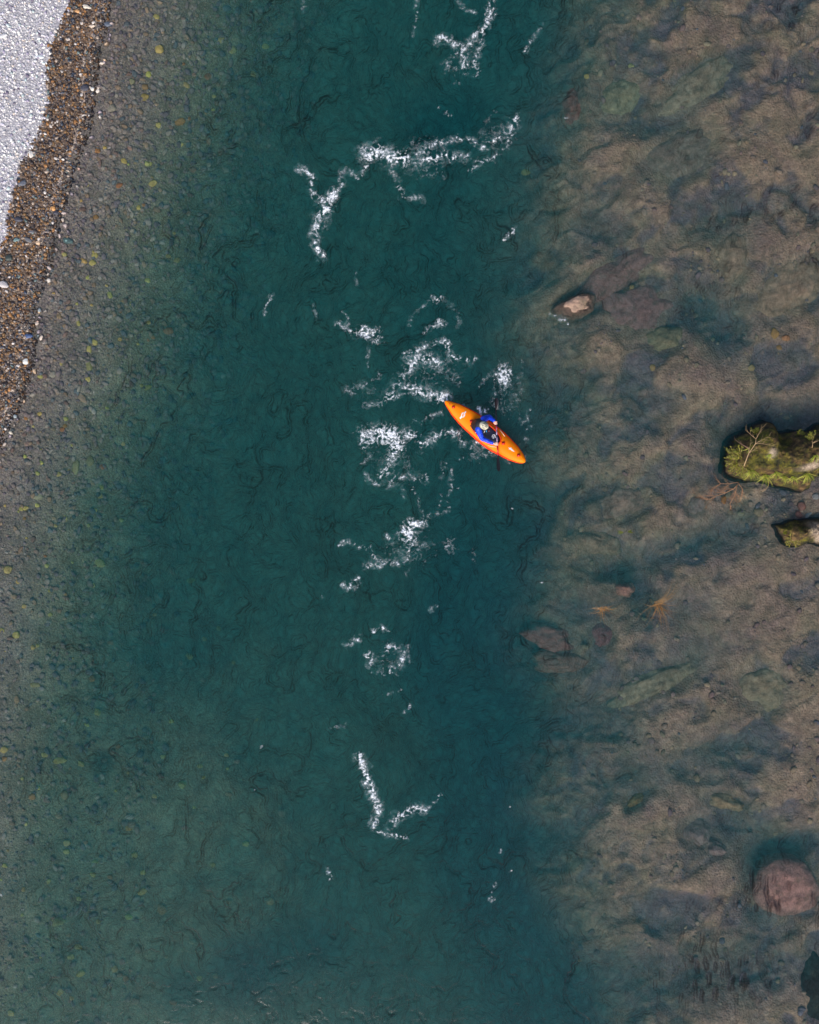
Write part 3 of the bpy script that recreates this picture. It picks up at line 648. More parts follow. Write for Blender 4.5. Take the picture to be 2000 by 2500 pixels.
R1, hz1 = mossy_rock([Z7(*p) for p in [(600, 700), (640, 560), (720, 440), (870, 370), (960, 290), (1080, 235), (1170, 270), (1240, 390), (1340, 370), (1460, 355), (1600, 360), (1700, 285), (1900, 250), (2300, 300), (2500, 500),
    (2450, 800), (2100, 900), (1800, 870), (1725, 880), (1640, 960), (1620, 1040), (1510, 1090), (1400, 1050), (1300, 1030), (1100, 980), (950, 955), (800, 940), (700, 905), (600, 840)]],
    .85, 'large mossy rock with bushes, grass tufts and a bare beige patch at the right edge', [(*Z7(1480, 800), 26, 8, 12), (*Z7(1560, 720), 22, 9, 62), (*Z7(1040, 640), 9, 12, 0)], 3.3,
    [(*Z7(1060, 420), .42, .35), (*Z7(1500, 640), .6, .3), (*Z7(1900, 600), .7, .4), (*Z7(820, 700), .35, .05), (*Z7(1300, 480), .22, -.35)])
R2, hz2 = mossy_rock([Z7(*p) for p in [(1195, 1490), (1290, 1480), (1390, 1430), (1560, 1415), (1760, 1420), (2000, 1440), (2200, 1560), (2100, 1720), (1900, 1760), (1725, 1730), (1600, 1690), (1500, 1745), (1400, 1735), (1320, 1700), (1260, 1600)]],
    .48, 'smaller wedge shaped mossy rock at the right edge below the large mossy rock', [(*Z7(1650, 1530), 22, 18, -40), (*Z7(1700, 1650), 10, 12, 0)], 8.1, [(*Z7(1600, 1540), .4, .12)])

# ------------------------------------------------------------------ plants
def leafy(name, col, col2):
    t = NT(name); g = t.n('ShaderNodeNewGeometry'); c = t.mix(g.outputs['Random Per Island'], (*col, 1), (*col2, 1))
    p = t.pbr(c, .6); t.set(p, 'Subsurface Weight', 0.0); return t.m
M_GREEN = leafy('shrub needles', (.07, .12, .006), (.40, .36, .03)); M_GRASS = leafy('grass blade', (.16, .26, .01), (.62, .56, .10)); M_TWIG = simple('twig bark', (.42, .28, .15), .8, .4, 60, .3)
M_DEAD = simple('dead twig', (.36, .18, .09), .8, .3, 60, .3); M_REED = leafy('dry reed', (.20, .08, .02), (.55, .30, .10))
def shrub(px, py, z, rad, nst, label, seed, dirs=(0, 360), up=.5, mat=M_GREEN, group=None, cat='shrub', dens=1.0):
    rg = random.Random(seed); x, y, _ = P(px, py, z); root = empty('shrub', (x, y, z)); st = MB(); lf = MB()
    for i in range(nst):
        an = R(rg.uniform(*dirs)); L = rad*rg.uniform(.6, 1.1); u = rg.uniform(.2, up+.3); pts = []; p = Vector((0, 0, -.04)); d = Vector((math.cos(an), math.sin(an), u)).normalized()
        for k in range(7):
            pts.append(p.copy()); p = p+d*L/6; d = (d+Vector((rg.uniform(-.25, .25), rg.uniform(-.25, .25), rg.uniform(-.22, .12)))).normalized()
        st.tube(pts, [.009*(1-k/8) for k in range(7)], 4)
        for k in range(2, 7):
            for s in range(int(6*dens)):
                b = pts[k-1].lerp(pts[k], rg.random()); dd = Vector((rg.uniform(-1, 1), rg.uniform(-1, 1), rg.uniform(-.3, .8))).normalized(); dd = (dd+d*.6).normalized()
                l = rg.uniform(.025, .065); sd = dd.cross(Vector((rg.uniform(-1, 1), rg.uniform(-1, 1), 1))).normalized()*rg.uniform(.004, .009)
                lf.add([b-sd*.4, b+dd*l*.5-sd, b+dd*l, b+dd*l*.5+sd], [(0, 1, 2, 3)])
    st.build('stem', M_TWIG, root); lf.build('foliage', mat, root, False); tag(root, label, cat, group); return root
def tuft(px, py, z, L, n, label, seed, dirs, mat=M_GRASS, group=None, name='grass_tuft', cat='grass tuft', droop=.9, wd=.010, up=1.0, sp=.03, cv=.12):
    rg = random.Random(seed); x, y, _ = P(px, py, z); b_ = MB()
    for i in range(n):
        an = R(rg.uniform(*dirs)); l = L*rg.uniform(.5, 1.1); d = Vector((math.cos(an), math.sin(an), up*rg.uniform(.3, 1))).normalized(); p = Vector((rg.uniform(-sp, sp), rg.uniform(-sp, sp)*.7, -.03)); sd = d.cross(Vector((0, 0, 1))).normalized()
        V = []; F = []; seg = 6; cur = rg.uniform(-cv, cv)
        for k in range(seg+1):
            w_ = wd*(1-k/(seg+.4)); V += [p-sd*w_, p+sd*w_+Vector((0, 0, w_*.6))]
            p = p+d*l/seg; d = (d+Vector((0, 0, -droop/seg*1.3))+sd*cur).normalized()
        F = [(2*k, 2*k+1, 2*k+3, 2*k+2) for k in range(seg)]; b_.add(V, F)
    o = b_.build(name, mat, None, False); o.location = (x, y, z); tag(o, label, cat, group); return o
def on1(zx, zy, up=0):
    px, py = Z7(zx, zy); z = .5
    for _ in range(4): x, y, _2 = P(px, py, z); z = max(hz1(x, y), 0)
    return px, py, z+up
shrub(*on1(740, 700), .42, 34, 'feathery yellow green shrub covering the left end of the large mossy rock', 1, (90, 300), .5)
shrub(*on1(790, 640), .30, 20, 'yellow green shrub on the upper left flank of the large mossy rock', 4, (60, 250), .5)
shrub(*on1(960, 400), .20, 9, 'small bright green sprig near the upper hump of the large mossy rock', 2, (60, 130), .6)
shrub(*on1(1080, 510), .20, 8, 'little green sprig right of the bare forked twig on the large mossy rock', 3, (-30, 60), .4)
shrub(*on1(820, 800), .34, 20, 'olive shrub on the lower left flank of the large mossy rock', 6, (180, 340), .4)
shrub(*on1(1500, 410), .16, 8, 'pale green sprig at the upper dark edge of the large mossy rock', 7, (0, 360), .5)
shrub(*on1(1660, 470), .25, 10, 'reddish green sprig at the right edge on top of the large mossy rock', 8, (60, 200), .5)
GR = 'grass tufts hanging from the large mossy rock'
for i, (a, b, L, n, lb) in enumerate([(920, 830, .26, 42, 'grass tuft hanging at the left of the lower edge, first of the row'), (1080, 880, .30, 46, 'grass tuft hanging lowest on the lower edge, second of the row'), (1215, 850, .22, 36, 'grass tuft in the middle of the lower edge of the large mossy rock'),
        (1310, 900, .20, 30, 'thin grass tuft right of the middle on the lower edge'), (1420, 900, .20, 40, 'bright green grass tuft below the bare beige patch'), (1590, 870, .26, 44, 'yellowish grass tuft at the right of the lower edge'), (1130, 640, .14, 22, 'small pale grass tuft beside the pink patch on the large mossy rock'),
        (900, 560, .2, 16, 'sparse yellow grass tuft between the shrubs on the large mossy rock'), (1690, 640, .22, 30, 'grass tuft at the right edge above the beige patch')]):
    tuft(*on1(a, b, .02), L*1.25, int(n*.7), lb, 20+i, (205, 335), group=GR)
def branch(name, pts, r0, mat, label, cat, kids, seed, group=None):
    rg = random.Random(seed); m_ = MB(); pts = [Vector(p) for p in pts]
    def grow(p, d, L, r, lev):
        q = []; 
        for k in range(6): q.append(p.copy()); p = p+d*L/5; d = (d+Vector((rg.uniform(-.18, .18), rg.uniform(-.18, .18), rg.uniform(-.1, .08)))).normalized()
        m_.tube(q, [r*(1-k/7) for k in range(6)], 5)
        if lev > 0:
            for k in range(1, 6):
                for s in range(kids):
                    if rg.random() < .75:
                        dd = (q[min(k+1, 5)]-q[k-1]).normalized(); an = R(rg.choice([-1, 1])*rg.uniform(22, 55)); dd = Matrix.Rotation(an, 3, 'Z') @ dd; dd.z += rg.uniform(-.1, .2)
                        grow(q[k], dd.normalized(), L*rg.uniform(.3, .55), r*.5, lev-1)
    m_.tube(pts, [r0*(1-.5*k/len(pts)) for k in range(len(pts))], 6)
    for k in range(1, len(pts)):
        d = (pts[k]-pts[k-1]).normalized()
        for s in range(kids+1):
            an = R(rg.choice([-1, 1])*rg.uniform(15, 60)); grow(pts[k], (Matrix.Rotation(an, 3, 'Z') @ d).normalized(), (pts[-1]-pts[0]).length*rg.uniform(.3, .55), r0*.5, 1)
    o = m_.build(name, mat); tag(o, label, cat, group); return o
Z7P = lambda x, y, z: P(*Z7(x, y), z)
branch('dead_branch', [Z7P(760, 980, .16), Z7P(700, 1050, .10), Z7P(600, 1100, .08), Z7P(480, 1140, .06), Z7P(400, 1180, .04)], .010, M_DEAD, 'bare orange brown dead branch spreading in the water below the large mossy rock', 'branch', 2, 5)
branch('dead_branch', [Z7P(760, 970, .14), Z7P(640, 990, .10), Z7P(540, 990, .05), Z7P(450, 1040, .03)], .007, M_DEAD, 'thin upper dead branch curving left from the same root below the large mossy rock', 'branch', 2, 9)
branch('dead_branch', [Z7P(740, 1000, .16), Z7P(720, 1090, .10), Z7P(700, 1150, .05), Z7P(650, 1230, .02)], .009, M_DEAD, 'tangled orange twigs hanging down from the root below the large mossy rock', 'branch', 2, 14)
branch('dead_branch', [Z7P(760, 990, .14), Z7P(800, 1050, .09), Z7P(800, 1130, .04), Z7P(780, 1200, .01)], .007, M_DEAD, 'short orange twigs at the right side of the dead branch root', 'branch', 1, 15)
branch('bare_twig', [Z7P(820, 780, .62), Z7P(880, 620, .74), Z7P(960, 510, .85), Z7P(965, 450, .9)], .013, M_TWIG, 'pale forked bare twig standing on the large mossy rock', 'twig', 1, 3)
branch('bare_twig', [Z7P(890, 570, .72), Z7P(800, 520, .62), Z7P(720, 465, .5)], .014, simple('dark twig', (.2, .11, .07), .8, .3), 'dark broken stick poking out from the upper left of the large mossy rock', 'stick', 0, 31)
branch('bare_twig', [Z7P(1120, 1010, .2), Z7P(1080, 1060, .1), Z7P(1040, 1085, .03)], .006, M_TWIG, 'thin pale twig touching the water below the grass tufts', 'twig', 1, 33)
branch('bare_twig', [Z7P(1640, 560, 1.0), Z7P(1650, 500, 1.1), Z7P(1725, 470, 1.15)], .009, M_TWIG, 'bare twig at the right edge on the large mossy rock', 'twig', 1, 35)
def on2(zx, zy):
    px, py = Z7(zx, zy); z = .2
    for _ in range(4): x, y, _2 = P(px, py, z); z = max(hz2(x, y), 0.02)
    return px, py, z
shrub(*on2(1400, 1650), .26, 18, 'sparse olive shrub at the foot of the smaller mossy rock', 12, (150, 380), .3, dens=.7)
shrub(*on2(1340, 1590), .12, 8, 'tiny green sprig at the left tip of the smaller mossy rock', 13, (60, 200), .5)
tuft(1606, 1474, .04, .85, 34, 'larger tuft of dry orange reeds in the water, right of the pair', 61, (190, 400), M_REED, 'two tufts of dry reeds in the water', 'reed_tuft', 'reeds', .3, .0055, .4, .09, .30)
tuft(1474, 1486, .04, .50, 26, 'smaller tuft of dry orange reeds in the water, left of the pair', 62, (150, 365), M_REED, 'two tufts of dry reeds in the water', 'reed_tuft', 'reeds', .3, .0055, .4, .09, .30)
tuft(1520, 1300, -.03, .14, 22, 'short green water weed just under the surface above the long tan boulder', 63, (150, 210), M_GRASS, None, 'water_weed', 'water weed', .3, .010, .1)
tuft(1536, 1298, -.03, .12, 18, 'short green water weed pointing right just under the surface', 64, (-20, 40), M_GRASS, None, 'water_weed', 'water weed', .3, .010, .1)

# ------------------------------------------------------------------ kayak
KC = PZ(862, 717, .18); KA = R(-37.4)
def K(zx, zy):                 # close-up pixel -> kayak deck coordinates (x forward, y left)
    dx, dy = zx-862, zy-717; return (dx*.794+dy*.608)/630.7, (dx*.608-dy*.794)/630.7
HS = [(s-831)/630.7 for s in (-14, -6, 10, 60, 210, 370, 520, 660, 800, 940, 1100, 1265, 1430, 1560, 1620, 1655, 1668)]
HWD = [.012, .034, .056, .092, .184, .240, .277, .296, .314, .322, .314, .272, .222, .152, .104, .058, .012]
def hw(x): return float(np.interp(x, HS, HWD))
def k_sheer(x): return .115+.10*sstep(.1, 1.3, np.array(x))+.03*sstep(-.5, -1.3, np.array(x))
def k_crown(x): return .055+.055*math.exp(-((x-.35)/.55)**2)
def deckz(x, y):
    w_ = max(hw(x)*.85, .008); q = min(1, abs(y)/w_); return float(k_sheer(x))+k_crown(x)*(1-q**2.4)*min(1, w_/.10)
kay = empty('kayak', (KC[0], KC[1], 0), KA)
tag(kay, 'bright orange whitewater kayak with a dark cockpit carrying the paddler through the foam', 'kayak')
M_DECK = simple('orange deck plastic', (1.0, .232, .0), .5, .08, 30, .02, Specular_IOR_Level=.18); M_HULL = simple('red orange hull plastic', (.92, .045, .0), .45, .06, 30, Specular_IOR_Level=.25)
M_RED = simple('red fitting', (.62, .02, .005), .45); M_DRED = simple('dark red cockpit lining', (.16, .008, .006), .6); M_NAVY = simple('navy neoprene', (.012, .016, .045), .55, .4, 90)
M_WHITE = simple('white decal', (.82, .80, .80), .5)
NS, NV = 150, 44
CX, CA, CB = .027, .455, .205
def inco(x, y, s=1.0): return (abs((x-CX)/(CA*s))**2.2+abs(y/(CB*s))**2.2) < 1
xs_ = np.linspace(HS[0], HS[-1], NS)
V = []; F = []
for x in xs_:
    for j in range(NV+1):
        y = hw(x)*.85*(2*j/NV-1); V.append((x, y, deckz(x, y)))
for i in range(NS-1):
    for j in range(NV):
        f = (i*(NV+1)+j, (i+1)*(NV+1)+j, (i+1)*(NV+1)+j+1, i*(NV+1)+j+1)
        c = [sum(V[k][a] for k in f)/4 for a in (0, 1)]
        if not inco(c[0], c[1], .99): F.append(f)
mesh_py('deck', V, F, M_DECK, kay)
V = []; F = []; prof = [(.85, 0, 0), (.93, -.012, 0), (.985, -.04, 0), (1.0, -.065, 0), (.97, -.10, .1), (.86, -.13, .45), (.62, 0, .8), (.3, 0, .95), (0, 0, 1)]
for x in xs_:
    w_ = hw(x); zs = float(k_sheer(x)); zk = -.11+.13*abs(x/1.3)**3
    sec = [(q*w_, (zs+dz*min(1, w_/.1))*(1-t_)+zk*t_ if t_ > 0 else zs+dz*min(1, w_/.1)) for q, dz, t_ in prof]
    ring_ = [(x, y, z) for y, z in sec]+[(x, -y, z) for y, z in sec[-2::-1]]
    V += ring_
nr = 2*len(prof)-1
for i in range(NS-1):
    for j in range(nr-1): F.append((i*nr+j, i*nr+j+1, (i+1)*nr+j+1, (i+1)*nr+j))
F.append(tuple(range(nr))); F.append(tuple((NS-1)*nr+j for j in range(nr))[::-1])
mesh_py('hull', V, F, M_HULL, kay)
def corim(a, s, extra=0):
    ca, sa = math.cos(a), math.sin(a); e = 2/2.2
    return CX+(CA*s+extra)*math.copysign(abs(ca)**e, ca), (CB*s+extra)*math.copysign(abs(sa)**e, sa)
V = []; F = []; n = 96; pr = [(-.022, -.05), (-.020, .018), (-.012, .030), (.004, .032), (.016, .026), (.022, .012), (.014, -.004), (.012, -.03)]
for i in range(n):
    for dx, dz in pr:
        x, y = corim(2*math.pi*i/n, 1, dx); xo, yo = corim(2*math.pi*i/n, 1, 0.0); V.append((x, y, deckz(xo, yo)+dz))
m_ = len(pr)
for i in range(n):
    for j in range(m_-1): F.append((i*m_+j, ((i+1) % n)*m_+j, ((i+1) % n)*m_+j+1, i*m_+j+1))
mesh_py('cockpit_rim', V, F, simple('red orange rim', (.80, .055, .003), .35), kay)
V = []; F = []; lv = [(1.0, -.01), (.97, -.06), (.9, -.13), (.6, -.17), (.01, -.175)]
for s, dz in lv:
    for i in range(64): x, y = corim(2*math.pi*i/64, s, -.015 if s > .5 else 0); xo, yo = corim(2*math.pi*i/64, 1, 0); V.append((x, y, deckz(xo, yo)*(1 if dz > -.1 else .8)+dz))
for l in range(4):
    for i in range(64): F.append((l*64+i, l*64+(i+1) % 64, (l+1)*64+(i+1) % 64, (l+1)*64+i))
mesh_py('cockpit_well', V, F, M_DRED, kay)
b_ = MB(); b_.box((-.30, 0, .02), (.30, .30, .03)); b_.box((-.40, 0, .10), (.03, .26, .16)); b_.build('seat', simple('black seat foam', (.015, .012, .014), .7), kay, False)
# spray skirt over the front of the cockpit
V = []; F = []; nu, nv_ = 34, 26
for i in range(nu+1):
    for j in range(nv_+1):
        u = -.62+1.56*i/nu; v = 2*j/nv_-1; x = CX+CA*.94*min(u, .999); lim = (1-abs(min(u, .999))**2.2)**(1/2.2)*CB*.93
        y = v*lim; xo, yo = x, y; z = deckz(xo, 0)*.0+float(k_sheer(x))+.075+.035*(1-v*v)+.05*math.exp(-((x+.16)/.14)**2-(y/.16)**2)+.006*mnoise.noise(Vector((x*9, y*9, 0)))
        V.append((x, y, z-.04*sstep(.8, 1, np.array(abs(v)))))
for i in range(nu):
    for j in range(nv_): a = i*(nv_+1)+j; F.append((a, a+nv_+1, a+nv_+2, a+1))
skirt = mesh_py('spray_skirt', V, F, M_NAVY, kay)
def sz_(x, y): return float(k_sheer(x))+.075+.035*(1-min(1, (y/.17)**2))+.008
def decal(name, polys, zf, parent, mat=M_WHITE, sub=6):
    b = MB()
    for quad in polys:         # each quad of local (x,y) corners, laid on the surface
        q = [Vector((*p, 0)) for p in quad]; VV = []; FF = []
        for i in range(sub+1):
            for j in range(sub+1):
                p = q[0].lerp(q[1], i/sub).lerp(q[3].lerp(q[2], i/sub), j/sub); VV.append((p.x, p.y, zf(p.x, p.y)+.004))
        for i in range(sub):
            for j in range(sub): a = i*(sub+1)+j; FF.append((a, a+sub+1, a+sub+2, a+1))
        b.add(VV, FF)
    return b.build(name, mat, parent, False)
def stroke(pts, w_):           # polyline in close-up pixels -> quads
    out = []; P_ = [Vector(p) for p in pts]
    for i in range(len(P_)-1):
        d = (P_[i+1]-P_[i]); nn = Vector((-d.y, d.x)).normalized()*w_/2; e = d.normalized()*w_*.2
        out.append([K(*(P_[i]-nn-e)), K(*(P_[i+1]-nn+e)), K(*(P_[i+1]+nn+e)), K(*(P_[i]+nn-e))])
    return out
ringpts = [(492+26*math.cos(a)+5*math.sin(a), 437-34*math.sin(a)) for a in np.linspace(0, 2*math.pi, 15)]
decal('stern_emblem', stroke(ringpts, 17)+stroke([(496, 430), (500, 445)], 10)+stroke([(470, 465), (455, 470), (447, 490)], 20)+stroke([(455, 478), (445, 492)], 26)+stroke([(512, 412), (524, 395), (537, 378)], 17)+stroke([(525, 400), (540, 395)], 10), deckz, kay)
decal('bow_emblem', [[K(1241, 984), K(1268, 990), K(1300, 1025), K(1264, 1010)], [K(1264, 1010), K(1300, 1000), K(1350, 1060), K(1305, 1045)], [K(1268, 990), K(1296, 985), K(1290, 1010), K(1250, 1022)]], deckz, kay)
g_ = stroke([(972, 800), (985, 775), (1010, 768), (1028, 790), (1032, 825)], 11)+stroke([(985, 795), (1000, 810), (985, 830), (1000, 838)], 10)+stroke([(1010, 775), (1008, 812), (1000, 835)], 10)+stroke([(975, 805), (978, 820)], 9)
decal('skirt_emblem', g_, lambda x, y: sz_(x, y)+.004, kay)
def fitting(zx, zy, s, rot, name='deck_fitting'):
    x, y = K(zx, zy); z = deckz(x, y); b = MB(); M = Matrix.Rotation(rot, 3, 'Z')
    b.box((x, y, z+.003), (s, s*.9, .012), M); b.tube([Vector((x, y, z+.014))+M @ Vector((-s*.5, -s*.15, 0)), Vector((x, y, z+.03))+M @ Vector((0, 0, 0)), Vector((x, y, z+.014))+M @ Vector((s*.5, s*.15, 0))], .009, 6)
    for e in (-1, 1): b.ball(Vector((x, y, z+.014))+M @ Vector((e*s*.45, e*s*.14, 0)), (.014, .014, .009), 8, 6)
    b.build(name, M_RED, kay)
fitting(330, 305, .075, .9); fitting(630, 540, .080, .9); fitting(1160, 915, .085, .75); fitting(1415, 1115, .085, .85)
x, y = K(268, 258); MB().ball((x, y, deckz(x, y)), (.018, .018, .008)).build('drain_plug', M_RED, kay)
# highlights on both flanks of the cockpit, painted as pale raised strips
for pts in ([(1105, 680), (1140, 725), (1190, 795)], [(900, 935), (960, 965), (1050, 975)]):
    q = [K(*p) for p in pts]; MB().tube([(a, b, deckz(a, b)+.006) for a, b in q], .009, 6).build('deck_highlight', simple('pale orange painted highlight', (.95, .62, .45), .25), kay)

# ------------------------------------------------------------------ voxel union of capsules: one continuous body surface
def union(name, mb, voxel, mat, parent, smooth_it=4, disp=0, dscale=20):
    me = bpy.data.meshes.new(name); me.from_pydata(mb.V, [], mb.F); me.update(); o = link(name, me, mat)
    r = o.modifiers.new('r', 'REMESH'); r.mode = 'VOXEL'; r.voxel_size = voxel
    s = o.modifiers.new('s', 'SMOOTH'); s.iterations = smooth_it; s.factor = .5
    dg = bpy.context.evaluated_depsgraph_get(); me2 = bpy.data.meshes.new_from_object(o.evaluated_get(dg)); o.modifiers.clear(); o.data = me2; bpy.data.meshes.remove(me)
    if disp:
        for v in me2.vertices: v.co += v.normal*disp*(mnoise.noise(Vector((v.co.x*dscale, v.co.y*dscale, v.co.z*dscale*1.4)))+.5*abs(mnoise.noise(v.co*dscale*2)))
    me2.name = name
    if not me2.materials: me2.materials.append(mat)
    me2.polygons.foreach_set('use_smooth', np.ones(len(me2.polygons), bool))
    if parent is not None: o.parent = parent
    return o
def capsule(mb, a, b, ra, rb, n=14, flat=None):
    a, b = Vector(a), Vector(b); mb.tube([a.lerp(b, t) for t in (0, .5, 1)], [ra, (ra+rb)/2, rb], n); mb.ball(a, ra, n, 8); mb.ball(b, rb, n, 8)
k_x, k_y = math.cos(KA), math.sin(KA)
def KW(x, y, z): return Vector((KC[0]+x*k_x-y*k_y, KC[1]+x*k_y+y*k_x, z))
FWD = Vector((k_x, k_y, 0)); LFT = Vector((-k_y, k_x, 0)); UP = Vector((0, 0, 1))
pel = KW(-.27, 0, .12); person = empty('person', (pel.x, pel.y, 0))
tag(person, 'paddler in a bright blue jacket and cream helmet sitting in the orange kayak', 'person')
def W(v): return Vector(v)-Vector((pel.x, pel.y, 0))
Vp = lambda zx, zy, z: W(PZ(zx, zy, z))
rs_, re_, rw_ = Vp(742, 672, .52), Vp(806, 835, .36), Vp(985, 908, .35)
ls_, le_, lw_ = Vp(832, 505, .55), Vp(925, 468, .33), Vp(1008, 532, .45)
hR, hL = Vp(1062, 920, .35), Vp(1046, 566, .46)
pv = W(pel); chest = (rs_+ls_)/2-UP*.06+FWD*.0; neck = (rs_+ls_)/2+UP*.05+FWD*.02
head = Vp(842, 613, .76)
SKIN = simple('skin', (.72, .42, .33), .5, .05, 80); SLEEVE = simple('blue jacket', (.004, .055, .72), .5, .25, 50, .15)
body = MB(); 
capsule(body, pv, chest-UP*.05, .13, .12); capsule(body, rs_, ls_, .05, .05); capsule(body, neck-UP*.03, head-UP*.05, .05, .05)
Mh = Matrix((FWD, LFT, UP)).transposed() @ Matrix.Rotation(R(28), 3, 'Y')
body.ball(head, (.095, .078, .115), 20, 14, Mh); body.ball(head+Mh @ Vector((.092, 0, -.03)), (.022, .013, .022), 8, 6, Mh); body.ball(head+Mh @ Vector((.075, 0, -.07)), (.02, .026, .012), 8, 6, Mh)
for e in (-1, 1): body.ball(head+Mh @ Vector((0, e*.078, -.03)), (.018, .009, .028), 8, 6, Mh); body.ball(head+Mh @ Vector((.085, e*.03, .0)), (.010, .014, .009), 8, 6, Mh)
for s_, e_, w_ in ((rs_, re_, rw_), (ls_, le_, lw_)): capsule(body, s_, e_, .045, .038); capsule(body, e_, w_, .037, .026)
for e in (-1, 1):              # legs reach forward under the deck
    hip = W(KW(-.22, e*.09, .07)); kn = W(KW(.18, e*.13, .10)); ft = W(KW(.60, e*.07, .03)); capsule(body, hip, kn, .075, .055); capsule(body, kn, ft, .05, .035)
def hand(c, t, wr, side):
    """palm and five curled fingers closed round the shaft at c, shaft direction t, wrist at wr"""
    t = t.normalized(); a = (c-wr); a = (a-t*a.dot(t)).normalized(); u = t.cross(a); u = u if u.z > 0 else -u
    capsule(body, wr, c-a*.045+u*.012, .026, .030)
    for k in range(-2, 3): body.ball(c-a*.030+t*k*.016+u*.018, (.024, .014, .016), 8, 6, Matrix((a, t, u)).transposed())
    for k, (o_, L, r) in enumerate(((-.034, .93, .0085), (-.012, 1.0, .0095), (.011, .97, .0095), (.032, .82, .0082))):
        pts = [c-a*.022+t*o_+u*.026]+[c+t*(o_+.002*k)+a*(.027*math.cos(q))*1.0+u*(.027*math.sin(q)) for q in [R(x) for x in (95, 55, 15, -25, -25-45*L)]]
        for p, q in zip(pts, pts[1:]): capsule(body, p, q, r, r*.95, 8)
    o_ = side*.040; pts = [c-a*.050+t*o_*.7, c-a*.030+t*o_*1.15-u*.010, c-a*.012+t*o_*1.0-u*.026, c+a*.010+t*o_*.7-u*.027]
    for p, q, r in zip(pts, pts[1:], (.013, .011, .0095)): capsule(body, p, q, r, r*.9, 8)
shaft_dir = (hR-hL).normalized()
hand(hL, shaft_dir, lw_, 1); hand(hR, shaft_dir, rw_, -1)
union('body', body, .0045, SKIN, person, 3)
jk = MB(); lean = Vector((0, 0, 0))
capsule(jk, pv+UP*.03, chest, .165, .155, 20); capsule(jk, chest, (chest+neck)/2+UP*.0, .15, .085, 18); capsule(jk, rs_, ls_, .078, .078)
for s_, e_, w_ in ((rs_, re_, rw_), (ls_, le_, lw_)):
    m1 = s_.lerp(e_, .5); capsule(jk, s_, m1, .082, .074); capsule(jk, m1, e_, .074, .062); capsule(jk, e_, e_.lerp(w_, .6), .062, .052); capsule(jk, e_.lerp(w_, .6), w_-(w_-e_)*.02, .052, .042)
capsule(jk, neck-UP*.05, neck+UP*.02, .072, .062)
union('jacket', jk, .007, SLEEVE, person, 4, .012, 17)
vst = MB(); capsule(vst, pv+UP*.13, chest+UP*.01, .172, .165, 20); capsule(vst, rs_.lerp(ls_, .28)+UP*.045, rs_.lerp(ls_, .72)+UP*.045, .05, .05)
capsule(vst, chest+FWD*.10-UP*.04, chest+FWD*.13-UP*.18, .10, .10); union('life_vest', vst, .009, simple('black buoyancy vest', (.010, .010, .016), .6, .3, 50), person, 3, .006, 12)
b_ = MB()
b_.tube([Vp(858, 695, .5), Vp(848, 715, .47), Vp(840, 735, .44)], .007, 5); b_.tube([Vp(686, 598, .50), Vp(684, 622, .47)], .008, 5); b_.tube([Vp(692, 735, .40), Vp(712, 728, .42), Vp(726, 742, .40)], .007, 5)
b_.build('vest_strap', simple('pale webbing', (.75, .66, .64), .6), person)
MB().tube([Vp(882, 690, .47), Vp(880, 722, .44)], .011, 6).build('vest_buckle', simple('cyan buckle', (.05, .32, .62), .4), person)
MB().box(Vp(925, 700, .40), (.035, .05, .02)).build('vest_pocket', simple('dull red pocket', (.16, .03, .04), .6), person)
# helmet
hm = MB(); n_, m2 = 28, 12; V = []; F = []
Mk = Matrix((FWD, LFT, UP)).transposed() @ Matrix.Rotation(R(6), 3, 'Z') @ Matrix.Rotation(R(14), 3, 'Y'); hc = Vp(842, 613, .78)
def hshell(th, ph, k=1.0): return hc+Mk @ Vector((.128*k*math.sin(th)*math.cos(ph), .102*k*math.sin(th)*math.sin(ph), .105*k*math.cos(th)))
for i in range(m2+1):
    for j in range(n_): V.append(hshell(R(100)*i/m2, 2*math.pi*j/n_))
for i in range(m2):
    for j in range(n_): F.append((i*n_+j, (i+1)*n_+j, (i+1)*n_+(j+1) % n_, i*n_+(j+1) % n_))
for i in (m2,):
    for j in range(n_): V.append(hshell(R(100), 2*math.pi*j/n_, .9))
for j in range(n_): F.append((m2*n_+j, (m2+1)*n_+j, (m2+1)*n_+(j+1) % n_, m2*n_+(j+1) % n_))
helmet = mesh_py('helmet', V, F, simple('cream helmet shell', (.62, .58, .44), .35, .05, 30, .15), person)
for yy, x0, x1, cv in ((.055, -.06, .035, .004), (.022, -.085, .07, .010), (-.022, -.08, .06, -.010), (-.058, -.05, .045, -.004), (-.079, -.015, .03, -.002), (.078, -.03, .02, .002)):
    pts = []
    for k in range(9):
        x = x0+(x1-x0)*k/8; y = yy+cv*math.sin(k/8*math.pi*2); zz = .105*math.sqrt(max(.02, 1-(x/.128)**2-(y/.102)**2)); pts.append(hc+Mk @ Vector((x, y, zz)))
    s2 = MB().tube(pts, .0068, 6).build('vent_slot', simple('dark vent', (.012, .012, .012), .7) if 'dark vent' not in bpy.data.materials else bpy.data.materials['dark vent'], helmet)
MB().tube([hc+Mk @ Vector((.02, .098, -.02)), head+Mh @ Vector((.05, .04, -.11)), head+Mh @ Vector((.05, -.04, -.11)), hc+Mk @ Vector((.02, -.098, -.02))], .006, 5).build('chin_strap', simple('black strap', (.012, .012, .014), .6), helmet)

